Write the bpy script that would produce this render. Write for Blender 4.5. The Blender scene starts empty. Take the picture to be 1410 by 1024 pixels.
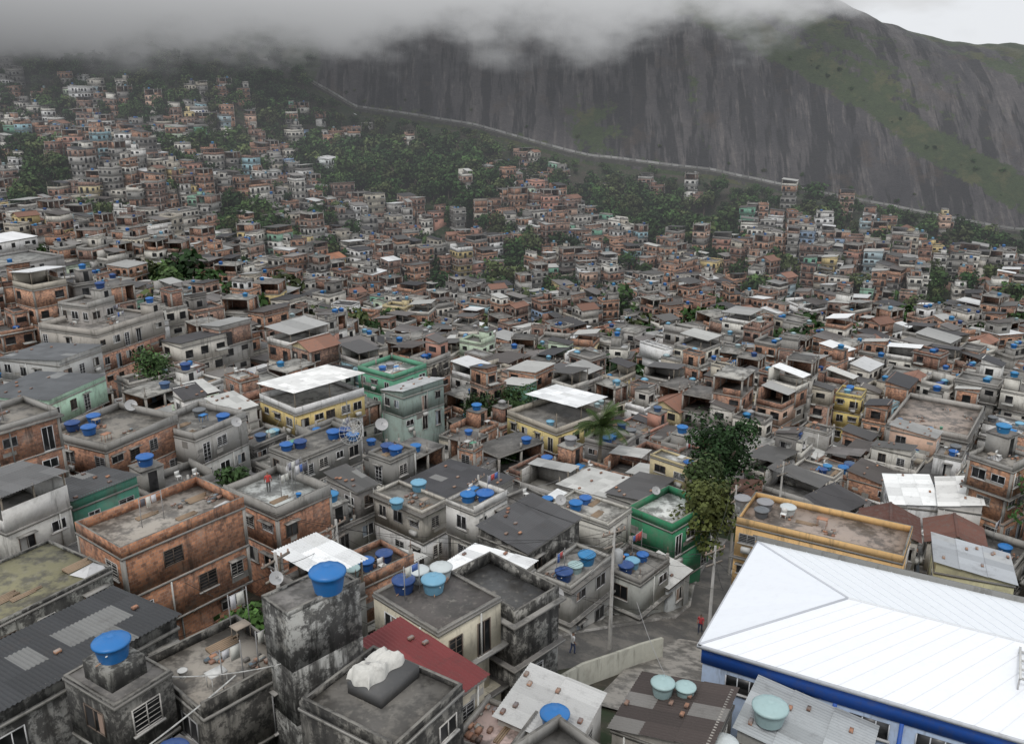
import bpy, math, random
import numpy as np
from mathutils import Vector
R=random.Random(7)
rad=math.radians
scene=bpy.context.scene
col_root=scene.collection

# ------------------------------------------------------------ camera
cam=bpy.data.cameras.new('camera'); camo=bpy.data.objects.new('camera',cam); col_root.objects.link(camo)
cam.sensor_width=36; cam.lens=36*1220/1410; cam.clip_end=5000; cam.clip_start=.5
camo.rotation_euler=(rad(90-18),0,0); camo.location=(0,0,0); scene.camera=camo
scene.view_settings.view_transform='Standard'; scene.view_settings.look='None'; scene.view_settings.exposure=0

# ------------------------------------------------------------ materials
def newmat(name):
    m=bpy.data.materials.new(name); m.use_nodes=True; nt=m.node_tree
    b=nt.nodes['Principled BSDF']; return m,nt,b
def N(nt,t,**k):
    n=nt.nodes.new(t)
    for a,b in k.items(): setattr(n,a,b)
    return n
def mixc(nt,fac,a,b,mode='MIX'):
    n=N(nt,'ShaderNodeMix',data_type='RGBA',blend_type=mode)
    for s,v in ((n.inputs[0],fac),(n.inputs[6],a),(n.inputs[7],b)):
        if isinstance(v,bpy.types.NodeSocket): nt.links.new(v,s)
        elif isinstance(v,(int,float)): s.default_value=v
        else: s.default_value=(*v,1)
    return n.outputs[2]
def math_(nt,op,a,b=None,c=None):
    n=N(nt,'ShaderNodeMath',operation=op)
    for i,v in enumerate((a,b,c)):
        if v is None: continue
        if isinstance(v,bpy.types.NodeSocket): nt.links.new(v,n.inputs[i])
        else: n.inputs[i].default_value=v
    return n.outputs[0]
def ramp(nt,fac,p0,p1):
    n=N(nt,'ShaderNodeMapRange'); n.interpolation_type='SMOOTHSTEP'
    nt.links.new(fac,n.inputs[0]); n.inputs[1].default_value=p0; n.inputs[2].default_value=p1
    return n.outputs[0]
def pos(nt): return N(nt,'ShaderNodeNewGeometry').outputs['Position']
def noise(nt,vec,scale,detail=4,rough=.6):
    n=N(nt,'ShaderNodeTexNoise'); nt.links.new(vec,n.inputs['Vector'])
    n.inputs['Scale'].default_value=scale; n.inputs['Detail'].default_value=min(detail,4); n.inputs['Roughness'].default_value=rough
    return n.outputs[0]
def vscale(nt,vec,s):
    n=N(nt,'ShaderNodeVectorMath',operation='MULTIPLY'); nt.links.new(vec,n.inputs[0]); n.inputs[1].default_value=s
    return n.outputs[0]
def attr(nt,name='Col'):
    return N(nt,'ShaderNodeAttribute',attribute_name=name)
def wallvec(nt):
    g=N(nt,'ShaderNodeNewGeometry')
    cr=N(nt,'ShaderNodeVectorMath',operation='CROSS_PRODUCT'); nt.links.new(g.outputs['True Normal'],cr.inputs[0]); cr.inputs[1].default_value=(0,0,1)
    d=N(nt,'ShaderNodeVectorMath',operation='DOT_PRODUCT'); nt.links.new(cr.outputs[0],d.inputs[0]); nt.links.new(g.outputs['Position'],d.inputs[1])
    sp=N(nt,'ShaderNodeSeparateXYZ'); nt.links.new(g.outputs['Position'],sp.inputs[0])
    cb=N(nt,'ShaderNodeCombineXYZ'); nt.links.new(d.outputs['Value'],cb.inputs[0]); nt.links.new(sp.outputs[2],cb.inputs[1])
    return cb.outputs[0]
def bump(nt,b,h,strength=.3,dist=.02):
    n=N(nt,'ShaderNodeBump'); n.inputs['Strength'].default_value=strength; n.inputs['Distance'].default_value=dist
    nt.links.new(h,n.inputs['Height']); nt.links.new(n.outputs[0],b.inputs['Normal'])

def m_plaster(name='painted_plaster',mould=0.):
    m,nt,b=newmat(name); p=pos(nt); a=attr(nt).outputs[0]
    n1=noise(nt,p,.45,5,.65); n2=noise(nt,vscale(nt,p,(1.3,1.3,.22)),1.0,5,.75); n3=noise(nt,p,3.5,3,.7)
    st=ramp(nt,n2,.52-.1*mould,.70-.08*mould); bl=ramp(nt,n1,.5,.7)
    c=mixc(nt,math_(nt,'MULTIPLY',ramp(nt,n3,.35,.75),.3),a,mixc(nt,.6,a,(.2,.18,.15)))
    c=mixc(nt,math_(nt,'MULTIPLY',bl,.4),c,(.16,.15,.13))
    c=mixc(nt,math_(nt,'MULTIPLY',st,.5+.4*mould),c,(.03,.029,.026) if mould else (.07,.065,.055))
    if mould:
        n4=noise(nt,p,1.3,4,.78); c=mixc(nt,math_(nt,'MULTIPLY',ramp(nt,n4,.42,.56),.85),c,(.022,.021,.02))
        c=mixc(nt,math_(nt,'MULTIPLY',ramp(nt,noise(nt,p,.8,4,.75),.56,.68),.5),c,(.34,.33,.30))
    nt.links.new(c,b.inputs['Base Color']); b.inputs['Roughness'].default_value=.9
    return m
def m_brick():
    m,nt,b=newmat('hollow_brick'); w=wallvec(nt); p=pos(nt); a=attr(nt).outputs[0]
    br=N(nt,'ShaderNodeTexBrick'); nt.links.new(w,br.inputs['Vector'])
    br.inputs['Scale'].default_value=1; br.inputs['Brick Width'].default_value=.30; br.inputs['Row Height'].default_value=.20
    br.inputs['Mortar Size'].default_value=.014; br.inputs['Mortar Smooth'].default_value=.3; br.inputs['Bias'].default_value=0
    br.inputs['Color1'].default_value=(1.4,1.32,1.2,1); br.inputs['Color2'].default_value=(.60,.58,.60,1); br.inputs['Mortar'].default_value=(.8,1.15,1.5,1)
    c=mixc(nt,1,a,br.outputs[0],'MULTIPLY')
    n1=noise(nt,p,.8,4,.7); n2=noise(nt,vscale(nt,p,(1.3,1.3,.3)),1.1,4,.75)
    c=mixc(nt,math_(nt,'MULTIPLY',ramp(nt,n1,.52,.7),.5),c,(.30,.265,.23))
    c=mixc(nt,math_(nt,'MULTIPLY',ramp(nt,n2,.48,.68),.7),c,(.055,.043,.038))
    nt.links.new(c,b.inputs['Base Color']); b.inputs['Roughness'].default_value=.92
    return m
def m_slab():
    m,nt,b=newmat('weathered_concrete_roof'); p=pos(nt); a=attr(nt).outputs[0]
    n1=noise(nt,p,.6,4,.75); n2=noise(nt,p,2.5,4,.7)
    c=mixc(nt,math_(nt,'MULTIPLY',ramp(nt,n1,.42,.6),.75),a,(.045,.042,.038))
    c=mixc(nt,math_(nt,'MULTIPLY',ramp(nt,n2,.52,.75),.45),c,(.30,.28,.24))
    nt.links.new(c,b.inputs['Base Color'])
    r=N(nt,'ShaderNodeMapRange'); nt.links.new(n1,r.inputs[0]); r.inputs[1].default_value=.35; r.inputs[2].default_value=.65; r.inputs[3].default_value=.9; r.inputs[4].default_value=.4
    nt.links.new(r.outputs[0],b.inputs['Roughness']); return m
def m_sheet():
    m,nt,b=newmat('corrugated_sheet'); p=pos(nt); a=attr(nt).outputs[0]
    n1=noise(nt,p,1.1,4,.75); n2=noise(nt,p,7,3,.7)
    c=mixc(nt,math_(nt,'MULTIPLY',ramp(nt,n1,.5,.75),.38),a,mixc(nt,.75,a,(.05,.04,.035)))
    c=mixc(nt,math_(nt,'MULTIPLY',ramp(nt,n2,.55,.8),.2),c,(.16,.14,.12))
    nt.links.new(c,b.inputs['Base Color']); b.inputs['Roughness'].default_value=.7; return m
def m_clean(name,rough,dirt=.2,metal=0):
    m,nt,b=newmat(name); p=pos(nt); a=attr(nt).outputs[0]
    n1=noise(nt,p,2.5,4,.7)
    c=mixc(nt,math_(nt,'MULTIPLY',ramp(nt,n1,.45,.75),dirt),a,(.12,.11,.1))
    nt.links.new(c,b.inputs['Base Color']); b.inputs['Roughness'].default_value=rough; b.inputs['Metallic'].default_value=metal; return m
def m_glass():
    m,nt,b=newmat('window_glass'); p=pos(nt)
    c=mixc(nt,ramp(nt,noise(nt,p,.9,2),.45,.6),(.008,.009,.010),(.04,.04,.042))
    nt.links.new(c,b.inputs['Base Color']); b.inputs['Roughness'].default_value=.35; return m
def m_leaf():
    m,nt,b=newmat('foliage'); a=attr(nt).outputs[0]
    nt.links.new(a,b.inputs['Base Color']); b.inputs['Roughness'].default_value=.7; b.inputs['Specular IOR Level'].default_value=.2; return m
def m_ground():
    m,nt,b=newmat('earth_ground'); p=pos(nt)
    c=mixc(nt,ramp(nt,noise(nt,p,.08,4,.7),.4,.6),(.045,.04,.03),(.018,.034,.011))
    c=mixc(nt,ramp(nt,noise(nt,p,.9,4,.7),.5,.7),c,(.08,.07,.05))
    nt.links.new(c,b.inputs['Base Color']); b.inputs['Roughness'].default_value=1; return m
def m_asph():
    m,nt,b=newmat('worn_asphalt'); p=pos(nt)
    c=mixc(nt,ramp(nt,noise(nt,p,.5,4,.7),.4,.65),(.075,.072,.068),(.15,.14,.125))
    c=mixc(nt,math_(nt,'MULTIPLY',ramp(nt,noise(nt,p,14,2),.5,.8),.4),c,(.2,.19,.17))
    nt.links.new(c,b.inputs['Base Color']); b.inputs['Roughness'].default_value=.75; return m
def m_mount():
    m,nt,b=newmat('granite_and_scrub'); p=pos(nt); v=attr(nt,'veg').outputs['Fac']
    s1=noise(nt,vscale(nt,p,(.028,.014,.012)),1,4,.7); s2=noise(nt,vscale(nt,p,(.3,.05,.02)),1,4,.8); n3=noise(nt,p,.045,4,.75); s3=noise(nt,vscale(nt,p,(.11,.02,.008)),1,4,.75); s4=noise(nt,p,.5,4,.8)
    rock=mixc(nt,ramp(nt,s1,.38,.62),(.036,.034,.038),(.078,.071,.072))
    rock=mixc(nt,math_(nt,'MULTIPLY',ramp(nt,s2,.51,.66),.6),rock,(.15,.133,.125))
    rock=mixc(nt,math_(nt,'MULTIPLY',ramp(nt,s3,.48,.56),.85),rock,(.010,.010,.012))
    rock=mixc(nt,math_(nt,'MULTIPLY',ramp(nt,n3,.54,.68),.4),rock,(.075,.052,.036))
    rock=mixc(nt,math_(nt,'MULTIPLY',ramp(nt,s4,.4,.7),.35),rock,(.02,.02,.021))
    g=mixc(nt,noise(nt,p,.22,4,.8),(.007,.018,.005),(.055,.078,.026))
    g=mixc(nt,math_(nt,'MULTIPLY',ramp(nt,noise(nt,p,.05,4,.7),.50,.62),.5),g,(.095,.085,.036))
    nz=noise(nt,p,.11,4,.85)
    f=ramp(nt,math_(nt,'ADD',v,math_(nt,'MULTIPLY',math_(nt,'SUBTRACT',nz,.5),1.7)),.42,.62)
    nt.links.new(mixc(nt,f,rock,g),b.inputs['Base Color']); b.inputs['Roughness'].default_value=.6
    b.inputs['Specular IOR Level'].default_value=.3
    bump(nt,b,noise(nt,p,.35,4,.8),.8,1.6); return m
MATS=[m_plaster(),m_brick(),m_slab(),m_sheet(),m_glass(),m_clean('tank_plastic',.4,.12),m_clean('paint_and_timber',.6,.35),m_clean('clay_tile',.85,.6),m_leaf(),m_clean('bark',.95,.5),m_asph(),m_ground(),m_plaster('mouldy_concrete',1.),m_clean('painted_metal_roof',.5,.05)]
PL,BK,SL,SH,GL,TP,PT,TI,LF,BA,AS,GR,MO,WR=range(14)
MOUNT=m_mount()

# ------------------------------------------------------------ mesh builder
class B:
    def __init__(s): s.v=[];s.ls=[];s.st=[];s.m=[];s.c=[];s.fr(0,0,0)
    def fr(s,x,y,a): s.ox,s.oy,s.ca,s.sa=x,y,math.cos(rad(a)),math.sin(rad(a))
    def P(s,x,y,z):
        s.v.append((s.ox+x*s.ca-y*s.sa, s.oy+x*s.sa+y*s.ca, z)); return len(s.v)-1
    def F(s,ids,m,c):
        s.st.append(len(s.ls)); s.ls.extend(ids); s.m.append(m); s.c.append(c)
    def quad(s,pts,m,c): s.F([s.P(*p) for p in pts],m,c)
    def box(s,x0,x1,y0,y1,z0,z1,m,c,mt=None,ct=None):
        i=len(s.v)
        for z in (z0,z1):
            for (x,y) in ((x0,y0),(x1,y0),(x1,y1),(x0,y1)): s.P(x,y,z)
        for q in ((0,1,5,4),(1,2,6,5),(2,3,7,6),(3,0,4,7),(3,2,1,0)): s.F([i+k for k in q],m,c)
        s.F([i+4,i+5,i+6,i+7],m if mt is None else mt,c if ct is None else ct)
    def tube(s,p,q,r,m,c,n=5,r2=None):
        p=Vector(p);q=Vector(q); d=(q-p); 
        if d.length<1e-5: return
        d.normalize(); u=d.cross(Vector((0,0,1)) if abs(d.z)<.9 else Vector((1,0,0))).normalized(); w=d.cross(u)
        r2=r if r2 is None else r2; i=len(s.v)
        for (o,rr) in ((p,r),(q,r2)):
            for k in range(n):
                a=2*math.pi*k/n; t=o+u*math.cos(a)*rr+w*math.sin(a)*rr; s.P(*t)
        for k in range(n): s.F([i+k,i+(k+1)%n,i+n+(k+1)%n,i+n+k],m,c)
        s.F([i+n+k for k in range(n)],m,c)
    def rev(s,prof,cx,cy,z,m,c,n=20,rib=0,cols=None):
        i=len(s.v)
        for j,(r,h) in enumerate(prof):
            for k in range(n):
                a=2*math.pi*k/n; hh=h+(rib if (k%2 and j>=len(prof)-3 and r>.1) else 0)
                s.P(cx+r*math.cos(a),cy+r*math.sin(a),z+hh)
        for j in range(len(prof)-1):
            cc=c if cols is None else cols[j]
            for k in range(n): s.F([i+j*n+k,i+j*n+(k+1)%n,i+(j+1)*n+(k+1)%n,i+(j+1)*n+k],m,cc)
        s.F([i+(len(prof)-1)*n+k for k in range(n)],m,c)
    def mesh(s,name,smooth=False):
        me=bpy.data.meshes.new(name)
        nv,nl,nf=len(s.v),len(s.ls),len(s.st)
        me.vertices.add(nv); me.vertices.foreach_set('co',np.array(s.v,dtype=np.float32).ravel())
        me.loops.add(nl); me.loops.foreach_set('vertex_index',np.array(s.ls,dtype=np.int32))
        me.polygons.add(nf); me.polygons.foreach_set('loop_start',np.array(s.st,dtype=np.int32))
        mi=np.array(s.m,dtype=np.int32); used=sorted(set(s.m)); remap=np.zeros(32,dtype=np.int32)
        for k,u in enumerate(used): me.materials.append(MATS[u]); remap[u]=k
        me.polygons.foreach_set('material_index',remap[mi])
        if smooth: me.polygons.foreach_set('use_smooth',np.ones(nf,dtype=bool))
        me.update(calc_edges=True)
        c=np.ones((nf,4),dtype=np.float32); c[:,:3]=np.array(s.c,dtype=np.float32)
        a=me.attributes.new('Col','FLOAT_COLOR','FACE'); a.data.foreach_set('color',c.ravel())
        me.validate(); return me
    def obj(s,name,smooth=False):
        o=bpy.data.objects.new(name,s.mesh(name,smooth)); col_root.objects.link(o); return o

# ------------------------------------------------------------ terrain
GX=[-600,-300,-150,-80,-40,0,40,80,150,300,600]
GY=[-80,0,30,60,100,150,200,255,310]
GZ=[[-16,-18,-18,-18,-18,-20,-28,-32,-40,-50,-60],
[-20,-20,-20,-20,-20,-22,-28,-32,-40,-50,-60],
[-22,-22,-22,-24,-27,-30,-35,-40,-46,-55,-60],
[-24,-24,-24,-30,-36,-40,-43,-46,-50,-58,-62],
[-28,-28,-30,-36,-43,-50,-52,-54,-56,-60,-64],
[-34,-34,-38,-46,-54,-60,-62,-62,-61,-62,-66],
[-42,-42,-49,-60,-65,-69,-70,-69,-67,-68,-72],
[-46,-46,-54,-67,-75,-79,-80,-79,-76,-76,-78],
[-42,-44,-54,-70,-79,-84,-85,-85,-83,-82,-82]]
GZ=np.array(GZ,float)
FX=[-600,-300,-200,-136,-88,-20,40,100,155,230,300,600]
FY=[550,550,548,540,520,490,468,450,430,405,392,380]
FZ=[20,18,14,8.3,-16.5,-24.9,-40,-45.3,-55,-67,-70,-72]
yF=lambda x: float(np.interp(x,FX,FY)); zF=lambda x: float(np.interp(x,FX,FZ))
def Hg(x,y):
    x=min(max(x,-599),599); y=min(max(y,-79),309.9)
    i=np.searchsorted(GX,x)-1; j=np.searchsorted(GY,y)-1; i=max(i,0);j=max(j,0)
    a=(x-GX[i])/(GX[i+1]-GX[i]); b=(y-GY[j])/(GY[j+1]-GY[j])
    return float((GZ[j,i]*(1-a)+GZ[j,i+1]*a)*(1-b)+(GZ[j+1,i]*(1-a)+GZ[j+1,i+1]*a)*b)
def H(x,y):
    f=yF(x)
    if y<=310: z=Hg(x,y)
    else: t=min(1,(y-310)/(f-310)); g=Hg(x,309.9); z=g+(zF(x)-g)*t**1.25
    if y>170:
        e=min(1,(y-170)/40)*max(0,min(1,(f-y)/25)); z+=e*(2.2*math.sin(y/15+x/37)+2.6*math.sin(x/24+1.3+y/60))
    return z
def vnoise(x,y,seed=0):
    xi=np.floor(x);yi=np.floor(y);fx=x-xi;fy=y-yi
    def h(a,b):
        t=np.sin(a*127.1+b*311.7+seed*74.7)*43758.5453; return t-np.floor(t)
    u=fx*fx*(3-2*fx);w=fy*fy*(3-2*fy)
    return (h(xi,yi)*(1-u)+h(xi+1,yi)*u)*(1-w)+(h(xi,yi+1)*(1-u)+h(xi+1,yi+1)*u)*w
def fbm(x,y,o=4,seed=0):
    s=0;a=.5
    for k in range(o): s=s+a*vnoise(x*2**k,y*2**k,seed+k); a*=.5
    return s
def gridmesh(name,X,Y,Z,mat,extra=None):
    n,m=X.shape; me=bpy.data.meshes.new(name)
    co=np.stack([X,Y,Z],-1).reshape(-1,3).astype(np.float32)
    i=np.arange(n*m).reshape(n,m); q=np.stack([i[:-1,:-1],i[:-1,1:],i[1:,1:],i[1:,:-1]],-1).reshape(-1,4)
    me.vertices.add(len(co)); me.vertices.foreach_set('co',co.ravel())
    me.loops.add(q.size); me.loops.foreach_set('vertex_index',q.ravel().astype(np.int32))
    me.polygons.add(len(q)); me.polygons.foreach_set('loop_start',(np.arange(len(q))*4).astype(np.int32))
    me.polygons.foreach_set('use_smooth',np.ones(len(q),dtype=bool)); me.materials.append(mat); me.update(calc_edges=True)
    if extra is not None:
        a=me.attributes.new('veg','FLOAT','POINT'); a.data.foreach_set('value',extra.ravel().astype(np.float32))
    o=bpy.data.objects.new(name,me); col_root.objects.link(o); return o
xs=np.concatenate([np.arange(-600,-300,20),np.arange(-300,300,4),np.arange(300,601,20)]).astype(float)
ts=np.linspace(0,1,180)
X=np.zeros((len(ts),len(xs)));Y=X.copy();Z=X.copy()
for j,x in enumerate(xs):
    f=yF(x)
    for i,t in enumerate(ts):
        y=-80+(f+80)*t; X[i,j]=x;Y[i,j]=y;Z[i,j]=H(x,y)
gridmesh('hillside_ground',X,Y,Z,MATS[GR])
# mountain
RX=[-600,-100,60,100,150,205,278,350,600]; RR=[170,170,165,145,115,97,88,60,40]; RL=[190,190,180,160,135,120,112,105,100]
ZBX=[70,112,170,196,243,300];ZBZ=[48,25,-9,-32,-60,-85]
def relief(x,t): return np.clip(t/25,0,1)*((fbm(x/26+t/160,t/90,4,3)-.5)*8+(fbm(x/60,t/60,5,11)-.5)*14+(fbm(x/9,t/40,3,21)-.5)*1.6)
xs=np.arange(-600,601,2.5).astype(float); ts=np.concatenate([[0],np.arange(1,330,2.5)])
XX,TT=np.meshgrid(xs,ts); YF=np.interp(XX,FX,FY);ZF=np.interp(XX,FX,FZ); Rr=np.interp(XX,RX,RR);Ll=np.interp(XX,RX,RL)
Zm=ZF+Rr*np.sin(np.minimum(TT/Ll,1.9)*math.pi/2)+relief(XX,TT)
Ym=YF+TT+0*XX
zb=np.interp(XX,ZBX,ZBZ)
nz=fbm(XX/30,TT/30,4,5)
veg=-.15+.05*nz
band=np.clip(1.4-np.abs((Zm-zb-9)/11),0,1)*(XX>80)*.95
veg=np.maximum(veg,band)
nr=fbm(XX/45+Zm/30,TT/35,3,31)
up=np.clip((Zm-zb-12)/10,0,1)*(XX>85); veg=np.maximum(veg,up*np.clip((nr-.33)*5,0,1)*.8)
veg=np.maximum(veg,np.clip(1-TT/9,0,1)*.7)
veg=np.maximum(veg,np.clip((-104-XX)/15,0,1)*1.0)
veg=np.maximum(veg,.7*np.exp(-((XX-42)/18)**2-((TT-12)/14)**2))
veg=np.maximum(veg,.5*np.exp(-((XX-98+TT*.15)/6)**2-((TT-28)/26)**2))
gridmesh('rocky_mountain',XX,Ym,Zm,MOUNT,veg)
def Zmount(x,t):
    l=np.interp(x,RX,RL); z=zF(x)+np.interp(x,RX,RR)*math.sin(min(t/l,1.9)*math.pi/2)
    return float(z+relief(np.array([float(x)]),np.array([float(t)]))[0])

# boundary wall along the foot of the rock, with its footpath
b=B()
px=np.arange(-150,330,3.)
for k in range(len(px)-1):
    x0,x1=px[k],px[k+1]; y0,y1=yF(x0)+3,yF(x1)+3; L=math.hypot(x1-x0,y1-y0); a=math.degrees(math.atan2(y1-y0,x1-x0))
    z0,z1=Zmount(x0,3),Zmount(x1,3); b.fr(x0,y0,a); g=.21+R.uniform(-.09,.07)
    i=len(b.v)
    for (yy,hh) in ((-.12,-3),(-.12,.9),(.12,.9),(.12,-3)): b.P(0,yy,z0+hh);b.P(L,yy,z1+hh)
    for q in ((0,1,3,2),(2,3,5,4),(4,5,7,6)): b.F([i+w for w in q],PL,(g,g,g*.97))
    if k%2: b.box(-.2,.2,-.2,.2,z0-2,z0+1.4,PL,(g*.5,g*.5,g*.5))
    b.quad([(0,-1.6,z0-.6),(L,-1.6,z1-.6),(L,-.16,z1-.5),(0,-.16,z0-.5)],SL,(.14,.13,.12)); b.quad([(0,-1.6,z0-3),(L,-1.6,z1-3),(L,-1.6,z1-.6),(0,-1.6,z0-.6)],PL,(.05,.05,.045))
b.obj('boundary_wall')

# ------------------------------------------------------------ parts
WHITE=(.72,.72,.70)
BRK=[(.37,.20,.13),(.34,.185,.125),(.29,.16,.115),(.40,.22,.145),(.32,.20,.15),(.25,.155,.12),(.44,.245,.16)]
PLA=[(.42,.41,.39),(.33,.32,.30),(.52,.50,.46),(.60,.57,.51),(.26,.255,.24),(.70,.69,.66),(.74,.74,.73),(.46,.42,.35),(.22,.21,.20),(.66,.64,.58)]
PCOL=[(.68,.56,.30),(.62,.47,.18),(.28,.50,.58),(.22,.46,.32),(.66,.42,.30),(.66,.60,.48),(.22,.36,.56),(.50,.62,.46),(.72,.7,.64),(.5,.22,.15),(.10,.34,.22),(.45,.60,.66)]
RFC=[(.05,.048,.05),(.07,.068,.068),(.09,.088,.085),(.13,.12,.115),(.08,.07,.065),(.30,.30,.29),(.20,.19,.18),(.04,.04,.044),(.66,.67,.67),(.42,.42,.40)]
SLC=[(.20,.19,.175),(.15,.14,.13),(.27,.26,.24),(.36,.35,.32),(.11,.105,.098)]
BLUE=[(.02,.12,.38),(.015,.15,.42),(.018,.06,.20),(.03,.20,.42),(.16,.36,.50)]
def jit(c,a=.12,r=None):
    r=r or R; f=1+r.uniform(-a,a); return (c[0]*f,c[1]*f,c[2]*f)
def mix3(a,b,t): return tuple(a[i]*(1-t)+b[i]*t for i in range(3))
def corr(b,p0,p1,p2,p3,col,mat=SH,det=2,pitch=.2,amp=.032):
    """p0->p1 across the waves, p0->p3 down the run"""
    p0,p1,p2,p3=[Vector(p) for p in (p0,p1,p2,p3)]
    L=(p1-p0).length; run=(p3-p0).length
    nrm=(p1-p0).cross(p3-p0).normalized()
    if nrm.z<0: nrm=-nrm
    if det<1:
        npan=max(1,int(L/2.2)); 
        for k in range(npan):
            a,c=k/npan,(k+1)/npan; cc=jit(col,.15)
            b.quad([p0.lerp(p1,a),p0.lerp(p1,c),p3.lerp(p2,c),p3.lerp(p2,a)],mat,cc)
        e=nrm*.07
        b.quad([p0-e,p1-e,p2-e,p3-e],mat,jit(col,.1)); b.quad([p3,p2,p2-e,p3-e],mat,col); b.quad([p0,p3,p3-e,p0-e],mat,col);b.quad([p1,p2,p2-e,p1-e],mat,col);b.quad([p0,p1,p1-e,p0-e],mat,col)
        return
    per=4 if det>=2 else 2
    n=max(4,int(L/pitch))*per; rows=max(1,round(run/1.8))
    for r in range(rows):
        a,c=r/rows,min(1,(r+1)/rows+.02); lift0=nrm*(.0 if r==0 else -.02); lift1=nrm*.02
        i=len(b.v); 
        for k in range(n+1):
            t=k/n; o=nrm*(amp*math.sin(2*math.pi*k/per+.5) )
            A=p0.lerp(p1,t);D=p3.lerp(p2,t)
            b.P(*(A.lerp(D,a)+o+lift0)); b.P(*(A.lerp(D,c)+o+lift1))
        pc=col
        for k in range(n):
            if k%(per*5)==0: pc=jit(col,.17) if R.random()>.05 else jit(mix3(col,(.4,.4,.38),.35),.1)
            q=i+2*k; b.F([q,q+2,q+3,q+1],mat,pc)
TPROF=[(.56,0),(.60,.2),(.605,.22),(.64,.42),(.645,.44),(.68,.66),(.75,.68),(.76,.76),(.70,.80),(.42,.90),(.14,.97)]
tank_meshes={}
def tank_mesh(ci,c):
    if ci not in tank_meshes:
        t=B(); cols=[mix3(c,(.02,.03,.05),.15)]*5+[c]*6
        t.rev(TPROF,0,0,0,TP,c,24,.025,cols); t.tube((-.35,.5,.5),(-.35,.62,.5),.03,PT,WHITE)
        t.tube((.0,.62,.1),(0,.85,.1),.03,PT,(.35,.2,.12))
        tank_meshes[ci]=t.mesh('water_tank')
    return tank_meshes[ci]
TC=BLUE+[(.33,.46,.46),(.5,.54,.54),(.25,.25,.26),(.12,.13,.14),(.05,.10,.20)]
def tank(x,y,z,s=1.,ci=None):
    if ci is None: ci=R.choice([0,0,1,1,2,2,3,4,5,7,8,9,9])
    o=bpy.data.objects.new('water_tank',tank_mesh(ci,TC[ci])); col_root.objects.link(o)
    o.location=(x,y,z); o.scale=(s,s,s*R.uniform(.95,1.15)); o.rotation_euler=(0,0,R.uniform(0,6)); return o
def l2w(b,x,y): return b.ox+x*b.ca-y*b.sa, b.oy+x*b.sa+y*b.ca
def tank_in(b,x,y,z,s,det):
    if det>=1: wx,wy=l2w(b,x,y); tank(wx,wy,z,s)
    else:
        c=R.choice(BLUE+[(.3,.4,.42),(.3,.3,.3)]); b.rev([(.56*s,0),(.68*s,.66*s),(.76*s,.7*s),(.3*s,.95*s)],x,y,z,TP,c,8)
def fbox(b,f,hw,hd,s0,s1,z0,z1,p0,p1,m,c):
    if f==0: b.box(-hw-p1,-hw-p0,s0,s1,z0,z1,m,c)
    elif f==1: b.box(s0,s1,-hd-p1,-hd-p0,z0,z1,m,c)
    elif f==2: b.box(hw+p0,hw+p1,s0,s1,z0,z1,m,c)
    else: b.box(s0,s1,hd+p0,hd+p1,z0,z1,m,c)
def fquad(b,f,hw,hd,s0,s1,z0,z1,p,m,c):
    if f==0: q=[(-hw-p,s1,z0),(-hw-p,s0,z0),(-hw-p,s0,z1),(-hw-p,s1,z1)]
    elif f==1: q=[(s0,-hd-p,z0),(s1,-hd-p,z0),(s1,-hd-p,z1),(s0,-hd-p,z1)]
    elif f==2: q=[(hw+p,s0,z0),(hw+p,s1,z0),(hw+p,s1,z1),(hw+p,s0,z1)]
    else: q=[(s1,hd+p,z0),(s0,hd+p,z0),(s0,hd+p,z1),(s1,hd+p,z1)]
    b.quad(q,m,c)
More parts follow.
